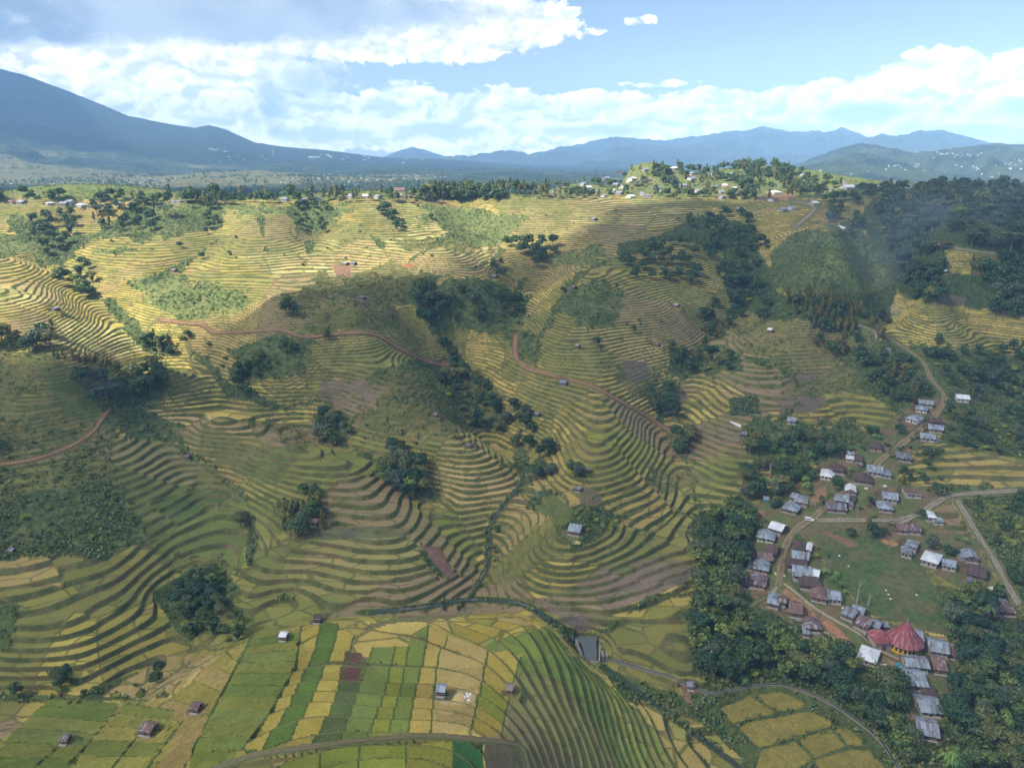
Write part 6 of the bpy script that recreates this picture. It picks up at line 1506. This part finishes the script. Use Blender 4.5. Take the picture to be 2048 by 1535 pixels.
def far_stuff():
    r = np.random.default_rng(21); D, K, Zp = far_plain
    def zat(x, y):
        u = np.interp(y, D, np.arange(len(D))); v = np.interp(x/y, K, np.arange(len(K))); i = np.clip(u.astype(int), 0, len(D)-2); j = np.clip(v.astype(int), 0, len(K)-2); a = u-i; b = v-j
        return (Zp[i, j]*(1-a)+Zp[i+1, j]*a)*(1-b)+(Zp[i, j+1]*(1-a)+Zp[i+1, j+1]*a)*b
    n = 30000; y = 1080*np.exp(r.random(n)*1.75); x = (r.random(n)*1.7-.85)*y
    keep = (fbm(x/170, y/230, 81, 3)+.30*np.exp(-((y-1500)/450)**2)+.12) > r.random(n)*.5-.02
    x, y = x[keep][:15000], y[keep][:15000]; z = zat(x, y); h = r.uniform(7, 15, len(x)); m_ = 13
    d = r.normal(0, 1, (len(x)*m_, 3)); d /= np.linalg.norm(d, axis=1)[:, None]; d[:, 2] = np.abs(d[:, 2])*1.0
    H_ = np.repeat(h, m_); C = np.repeat(np.stack([x, y, z], 1), m_, 0)+d*H_[:, None]*np.array([.42, .42, .55])+np.array([0, 0, 1.])*H_[:, None]*.32
    leaf_mass('forest', C, d+np.array([0, 0, .3]), H_*.33*(.7+.6*r.random(len(H_))), LM['dark'], 22)
    # towns far off: walls and pitched roofs of many small houses, one mass
    def town(pts, mat, name):
        mb = MB()
        for (x, y, z, s) in pts:
            a = r.random()*3.14; ca, sa = math.cos(a), math.sin(a); w, d_, h_ = s*r.uniform(.8, 1.4), s*.7, s*.35
            V = [(-w, -d_, -3), (w, -d_, -3), (w, d_, -3), (-w, d_, -3), (-w, -d_, h_), (w, -d_, h_), (w, d_, h_), (-w, d_, h_), (-w, 0, h_*1.9), (w, 0, h_*1.9)]
            V = [(x+p*ca-q*sa, y+p*sa+q*ca, z+t_) for p, q, t_ in V]
            mb.add(V, [(0, 1, 5, 4), (1, 2, 6, 9, 5), (2, 3, 7, 6), (3, 0, 4, 8, 7)], 0); mb.add([V[i] for i in (4, 5, 9, 8, 6, 7)], [(0, 1, 2, 3), (4, 5, 3, 2)], 1)
        tag(link(name, mb.mesh(name, [WM['white'], mat])), kind='stuff')
    tin = plain_material('far_tin_roofs', (.33, .36, .41), .5, .3, .02); P_ = []
    for (cx, cyy, rx, ry, k, s) in [(700, 359, 150, 12, 90, 4), (290, 361, 60, 5, 30, 4), (640, 313, 60, 8, 9, 13), (820, 319, 90, 10, 12, 11), (430, 300, 40, 6, 6, 10), (480, 318, 70, 8, 8, 6), (150, 372, 120, 6, 10, 4), (840, 352, 70, 9, 20, 4)]:
        for _ in range(k):
            px, py = r.normal(cx, rx*.5), r.normal(cyy, ry*.5); kx, kz = ray(px, py); ys = np.geomspace(1050, 12000, 900); zz = zat(kx*ys, ys); g = np.argmax(zz > kz*ys)
            if zz[g] > kz*ys[g]: P_.append((float(kx*ys[g]), float(ys[g]), float(zz[g]), s*r.uniform(.6, 1.2)))
    X, Y, Z = right_hill
    px, py = project(X, Y, Z); slope = Z/Y; vis = slope >= np.maximum.accumulate(slope, 0)-1e-5
    for (cx, cyy, rx, ry, k) in [(1800, 335, 60, 10, 16), (1900, 310, 70, 8, 14), (1960, 335, 80, 14, 14), (1700, 345, 60, 10, 4), (2020, 330, 40, 14, 9), (1830, 300, 60, 4, 8)]:
        for _ in range(k):
            q = (px-r.normal(cx, rx*.5))**2+(py-r.normal(cyy, ry*.5))**2+np.where(vis, 0, 1e9); i = np.unravel_index(np.argmin(q), q.shape)
            P_.append((float(X[i]), float(Y[i]), float(Z[i]), 4.2*r.uniform(.5, 1.1)))
    town(P_, tin, 'town')
    mast = MB(); kx, kz = ray(545, 287); y = 6200.; z = float(zat(np.array([kx*y]), np.array([y]))[0]); mast.tube([(0, 0, -5), (0, 0, 75)], [2.2, .8], 4); mo = link('radio_mast', mast.mesh('radio_mast', [WM['white']])); mo.location = (kx*y, y, z)
    for hz in (25, 45, 62):
        p = MB(); p.box(-2.6, 2.6, -2.6, 2.6, hz, hz+1.5); link('platform', p.mesh('platform', [WM['white']]), mo)
    tag(mo, 'thin pale radio mast on the far crest of the volcano foot', 'mast')
EXPOSURE = 1.2
site_houses(VILLAGE, 'houses of the roadside village'); site_houses(HUTS, 'huts on the rice terraces')
ridge = []
for q in RIDGE.replace('\n', '').split(';'):
    f = q.strip().split(',')
    if len(f) < 3: continue
    x, y, w = float(f[0]), float(f[1]), float(f[2]); red = len(f) > 3
    if w < 11 and random.random() < .3: continue
    where = 'on the plateau edge at far left' if x < 400 else 'among ridge trees above the sunlit slope' if x < 900 else 'at the left foot of the hilltop village' if x < 1200 else 'in the middle of the hilltop village' if x < 1420 and y < 372 else 'along the lower edge of the hilltop village' if x < 1500 else 'on the wooded hill shoulder' if y < 375 else 'by the pass road right of the hill'
    sz = 'long' if w > 22 else 'broad' if w > 15 else 'small'
    mat = 'rust' if red else random.choice(['white', 'zinc', 'zinc'])
    word = {'rust': 'red brown', 'white': 'white', 'zinc': 'grey'}[mat]
    dist = 950
    ridge.append(f"{x-w*.36},{y},{x+w*.36},{y+random.uniform(-.4,.4)}|{8 if w < 20 else 12}|{2.7}|{random.choice(['gable','hip','gable'])}|{mat}|{random.choice(['white','plaster'])}|{sz} {word} roofed house {where}|house")
site_houses('\n'.join(ridge), 'houses of the ridge village')
p_ = ray(1178, 1294); yq = -195.5/p_[1]; PADS.append((p_[0]*yq, yq, 12.0, -197.0))
p_ = ray(1812, 1300); yq = -192/p_[1]; PADS.append((p_[0]*yq, yq+4, 17.0, -192.05))
build_ground()
zA_way = np.zeros((ZH, ZW), bool)
WAYMASK = np.zeros((ZH, ZW), bool)
for nm, mt, w, s in WAYS:
    q = smooth_px(pl(s), 10)
    for (x0, y0), (x1, y1) in zip(q[:-1], q[1:]):
        t_ = np.linspace(0, 1, 8)
        for a in t_:
            x, y = x0+(x1-x0)*a, y0+(y1-y0)*a; k = 3+2*(y > 900)
            WAYMASK[max(0, int((y-k)/2)):int((y+k*1.4)/2)+1, max(0, int((x-k)/2)):int((x+k)/2)+1] = True
build_far(); build_light(); build_haze(); build_clouds(); build_ways()
for q in HOUSES: build_house(q)
church(); house_frame(); small_things(); far_stuff()
HBOX += [(1810, 1295, 50, 40, 30), (1618, 1010, 16, 14, 10), (1180, 1295, 45, 35, 5)]
B, U, BA, SL, CO, NA, PA, BU, CY = 'broadleaf', 'umbrella', 'bamboo', 'slender', 'conical', 'banana', 'palm', 'bush', 'cypress'
G_ = [
 ('in the steep grove between canal and village', '1392,1060 1500,1010 1500,1090 1485,1200 1540,1250 1600,1285 1690,1330 1720,1350 1800,1365 1835,1440 1835,1540 1805,1535 1740,1450 1680,1405 1600,1362 1540,1352 1450,1375 1388,1335 1392,1250 1398,1150', 150, {B: 4, BA: 5, NA: 1.0, BU: 1}, 7, 12, .62),
 ('in the dark forest of the lower right corner', '1890,1215 1980,1180 2060,1250 2070,1545 1850,1545 1885,1480 1900,1420 1930,1350 1905,1290', 105, {B: 5, BA: 2.4, NA: 1.2, PA: .3}, 7, 12, .62),
 ('in the mixed grove left of the village road', '1490,905 1560,870 1640,880 1690,900 1640,925 1610,985 1530,1005 1470,1015 1480,960', 48, {B: 4, NA: 2, PA: .7, U: .8, BU: 1}, 6, 11, .6),
 ('along the upper village road', '1700,700 1840,745 1868,790 1820,810 1770,800 1735,770', 30, {B: 4, CO: 1, U: .5}, 7, 12, .6),
 ('among the village houses', '1500,1030 1640,900 1800,840 1890,900 1880,980 1860,1060 1960,1090 1960,1180 1900,1170 1830,1080 1640,1070 1700,1200 1790,1280 1900,1290 1890,1500 1840,1480 1800,1340 1650,1260 1560,1200', 90, {B: 3, NA: 2, BU: 3, CO: .5}, 4, 8, .8),
 ('on the scrub slope right of the village', '1880,800 2060,830 2060,930 1930,905 1840,870 1860,830', 45, {B: 2, BU: 4, U: .4}, 5, 9, .8),
 ('beside the straight track', '1930,1000 2060,1000 2060,1220 2030,1200 1960,1060', 34, {B: 2, BU: 4}, 4, 8, .9),
 ('on the right valley side below the road ridge', '1880,680 1960,700 2060,700 2060,830 1930,800 1890,760 1830,700', 50, {B: 4, U: .6, BU: 2}, 7, 12, .6),
 ('in the central tree filled gully', '880,690 930,720 980,790 1060,840 1075,900 1050,905 1000,880 920,840 890,790 880,730', 55, {B: 5, BU: 2, U: .4}, 7, 12, .55),
 ('in the dark grove below the middle spur', '760,930 800,900 840,930 850,990 800,1000 765,960', 22, {B: 6, BA: .6}, 8, 13, .55),
 ('in the dark grove left of the front hill', '325,1190 370,1150 440,1150 470,1190 420,1240 380,1270 340,1240', 24, {B: 4, BA: 2, BU: 1}, 6, 9.5, .55),
 ('beside the foot path of the front hill', '380,1240 430,1225 510,1245 500,1280 400,1285', 12, {BA: 4, B: 1, BU: 1}, 6, 9, .6),
 ('around the rusty hut in the left middle', '560,1050 600,1010 640,1020 660,1060 640,1080 575,1085', 14, {B: 3, CO: 2, CY: 1.5, NA: 1}, 7, 12, .55),
 ('on the ravine bank above the left middle hut', '560,990 640,985 640,1020 570,1020', 7, {B: 3, BU: 2}, 6, 10, .6),
 ('where two fields meet left of centre', '630,830 690,850 695,895 640,890 625,860', 9, {BA: 2, B: 3}, 8, 12, .5),
 ('at the head of the left ravine', '160,775 250,760 320,735 340,760 300,800 240,820 180,815', 22, {B: 5, U: .8}, 8, 13, .55),
 ('on the sunlit shoulder at far left', '-20,660 110,670 115,705 -20,700', 12, {SL: 2, B: 4}, 10, 15, .5),
 ('in a row on the shaded shoulder', '100,705 240,728 240,740 110,716', 22, {CO: 4, BU: 1}, 4, 6, .5),
 ('along the sunlit stream bend', '275,670 420,680 430,705 400,725 290,700', 16, {B: 3, SL: 1, BU: 2}, 6, 10, .6),
 ('down the shaded stream behind the scrub knob', '430,700 500,720 640,665 660,680 560,720 500,800 460,790', 22, {B: 4, BU: 3}, 6, 10, .6),
 ('in the sunlit left wood', '30,440 150,430 150,475 130,520 90,520 70,480', 26, {B: 5, BA: .8, U: .6}, 8, 13, .5),
 ('in the wood below the plateau edge', '180,410 330,410 340,460 280,475 190,470', 30, {B: 4, SL: 2, U: .6}, 9, 14, .5),
 ('in the grove on the sunlit left stream', '105,545 170,530 210,590 180,605 130,590', 15, {B: 5, BA: 1}, 9, 13, .5),
 ('along the sunlit side gully', '405,410 450,410 445,460 410,470', 10, {B: 3, SL: 1}, 7, 11, .6), ('in the clump on the sunlit slope', '585,405 660,410 670,468 600,470', 22, {B: 3, BU: 4, U: .6}, 6, 11, .6),
 ('in the short row on the sunlit slope', '755,425 775,420 815,465 790,475', 9, {B: 3, SL: 1}, 9, 13, .5), ('on the shaded knob by the red road', '560,610 590,610 590,640 565,640', 3, {BA: 1, B: 1}, 8, 11, .5),
 ('on the scrubby scarp in the middle', '820,580 900,580 910,650 850,660', 16, {B: 4, SL: 2}, 10, 15, .5), ('right of the scrubby scarp', '920,590 1050,580 1040,650 960,655', 26, {B: 4, BU: 3}, 7, 12, .55),
 ('in the round grove at the shadow edge', '1000,500 1040,485 1110,495 1105,540 1040,525', 15, {B: 4}, 9, 14, .5), ('on the small grove below the sunlit slope', '970,530 1010,530 1010,565 970,560', 6, {B: 4, BU: 1}, 6, 10, .5),
 ('in the shaded wood above the right terraces', '1240,520 1330,485 1430,490 1430,540 1380,570 1260,560', 46, {B: 5, BU: 1}, 8, 13, .55),
 ('in the long wooded gully on the right', '1350,440 1480,425 1540,500 1500,560 1560,640 1480,640 1440,560 1420,470', 85, {B: 6, BU: 1}, 8, 13, .55),
 ('at the lower end of the long gully', '1400,600 1470,620 1460,680 1400,670', 18, {B: 3, BU: 1, CO: 1}, 7, 11, .55),
 ('in the golden tipped stand under the knoll', '1560,585 1680,600 1780,640 1770,690 1690,690 1600,640', 72, {CO: 5, B: 1}, 8, 11, .42),
 ('around the knoll house', '1640,445 1710,430 1730,470 1690,475', 9, {B: 4, BU: 1}, 8, 12, .6), ('in small stands on the right terraces', '1620,680 1700,690 1690,720 1620,705', 12, {CO: 3, B: 1}, 6, 9, .6),
 ('in the smoky forest on the right', '1740,400 1860,405 2060,400 2060,510 1900,490 1800,570 1770,500', 120, {B: 7, U: .6, BA: .5}, 10, 16, .5),
 ('in the forest below the hillside path', '1800,560 1890,530 1890,600 1830,615', 22, {B: 5}, 9, 14, .5), ('in the forest at the right edge', '1960,540 2060,520 2060,640 1990,640', 40, {B: 6}, 9, 15, .5),
 ('in the grove on the right fallow', '1335,700 1400,695 1465,705 1460,745 1345,745', 22, {B: 4, BU: 2, CO: 1}, 7, 11, .55), ('at the lower end of the red track', '1290,790 1345,780 1350,840 1300,830', 10, {B: 5}, 9, 13, .5),
 ('by the lower gully right of the spur', '1345,870 1385,870 1380,915 1350,910', 6, {B: 5}, 9, 13, .5), ('around the spur farmyard', '1150,1015 1240,1015 1230,1060 1165,1090', 14, {NA: 4, BU: 3, B: .5}, 4, 7, .7), ('on the spur garden', '1130,930 1190,935 1180,960 1135,960', 7, {B: 2, BU: 1, PA: 1}, 6, 9, .6),
 ('beside the smoking stream bank', '1065,920 1105,905 1110,950 1075,965', 9, {B: 4, BU: 1}, 7, 11, .5),
 ('along the main stream', '970,1060 1000,1050 990,1130 960,1180', 10, {BU: 4}, 4, 7, .8), ('on the plot edge at lower left', '110,1360 150,1355 150,1385 112,1385', 3, {B: 3}, 6, 8, .6), ('along the lower left stream', '20,1380 300,1370 320,1330 340,1340 300,1400 20,1410', 18, {BU: 4, B: 1}, 4, 7, .7),
 ('on the left scrub hillside', '-20,880 200,900 300,1050 300,1110 -20,1100', 26, {BU: 6, B: .5}, 4, 8, .9), ('near the tip of the middle spur', '690,840 960,880 900,900 720,880', 8, {BU: 3}, 4, 8, .9),
 ('by the ravine on the left', '470,1040 495,1040 490,1060 472,1060', 2, {B: 1}, 7, 9, .5),
 ('along the wooded ridge above the sunlit slope', '330,392 1000,385 1000,402 700,406 330,410', 120, {SL: 4, B: 3, BU: .5}, 9, 15, .34),
 ('on the plateau edge at far left', '-30,392 330,396 330,405 -30,408', 18, {SL: 1, B: 3}, 8, 13, .5),
 ('in the ridge wood left of the hilltop village', '850,378 1110,372 1110,398 860,396', 70, {SL: 4, B: 2}, 11, 17, .34),
 ('among the hilltop village houses', '1110,372 1250,345 1420,338 1500,370 1490,400 1250,394 1120,398', 180, {SL: 3, B: 3, BU: 1}, 7, 12, .42),
 ('on the crest of the village hill', '1230,345 1500,322 1580,338 1460,340', 60, {SL: 4, B: 2}, 8, 13, .36),
 ('on the wooded hill shoulder', '1440,335 1560,335 1690,378 1640,392 1480,400 1450,360', 150, {SL: 3, B: 4, CO: .6}, 9, 14, .4),
 ('along the right hand ridge', '1700,378 2060,380 2060,402 1740,400', 70, {B: 5, SL: 1}, 10, 16, .4),
 ('by the pass road', '1640,396 1720,400 1720,440 1650,440', 12, {B: 3, U: .5}, 8, 12, .5),
 ('dotted over the sunlit slope', '200,470 1150,420 1150,500 800,530 300,540', 34, {BU: 4, B: 1}, 4, 8, 1.2), ('dotted over the shaded right terraces', '1100,560 1500,540 1560,740 1200,720', 30, {BU: 4, B: 1}, 4, 8, 1.2),
]
for where, s, n, mk, h0, h1, sp in G_:
    grove(where, 'trees ' + where, s, n, mk, h0, h1, sp)
plant(); undergrowth()
# ------------------------------------------------------------------ assemble
scene.view_settings.view_transform = 'Standard'; scene.view_settings.look = 'None'
scene.view_settings.exposure = EXPOSURE; scene.view_settings.gamma = 1.0
cy = scene.cycles
cy.use_denoising = True; cy.max_bounces = 6; cy.diffuse_bounces = 3; cy.glossy_bounces = 2; cy.transmission_bounces = 2; cy.volume_bounces = 2; cy.transparent_max_bounces = 8
cy.use_adaptive_sampling = True; cy.adaptive_threshold = .015; cy.volume_step_rate = 1.0; cy.caustics_reflective = False; cy.caustics_refractive = False
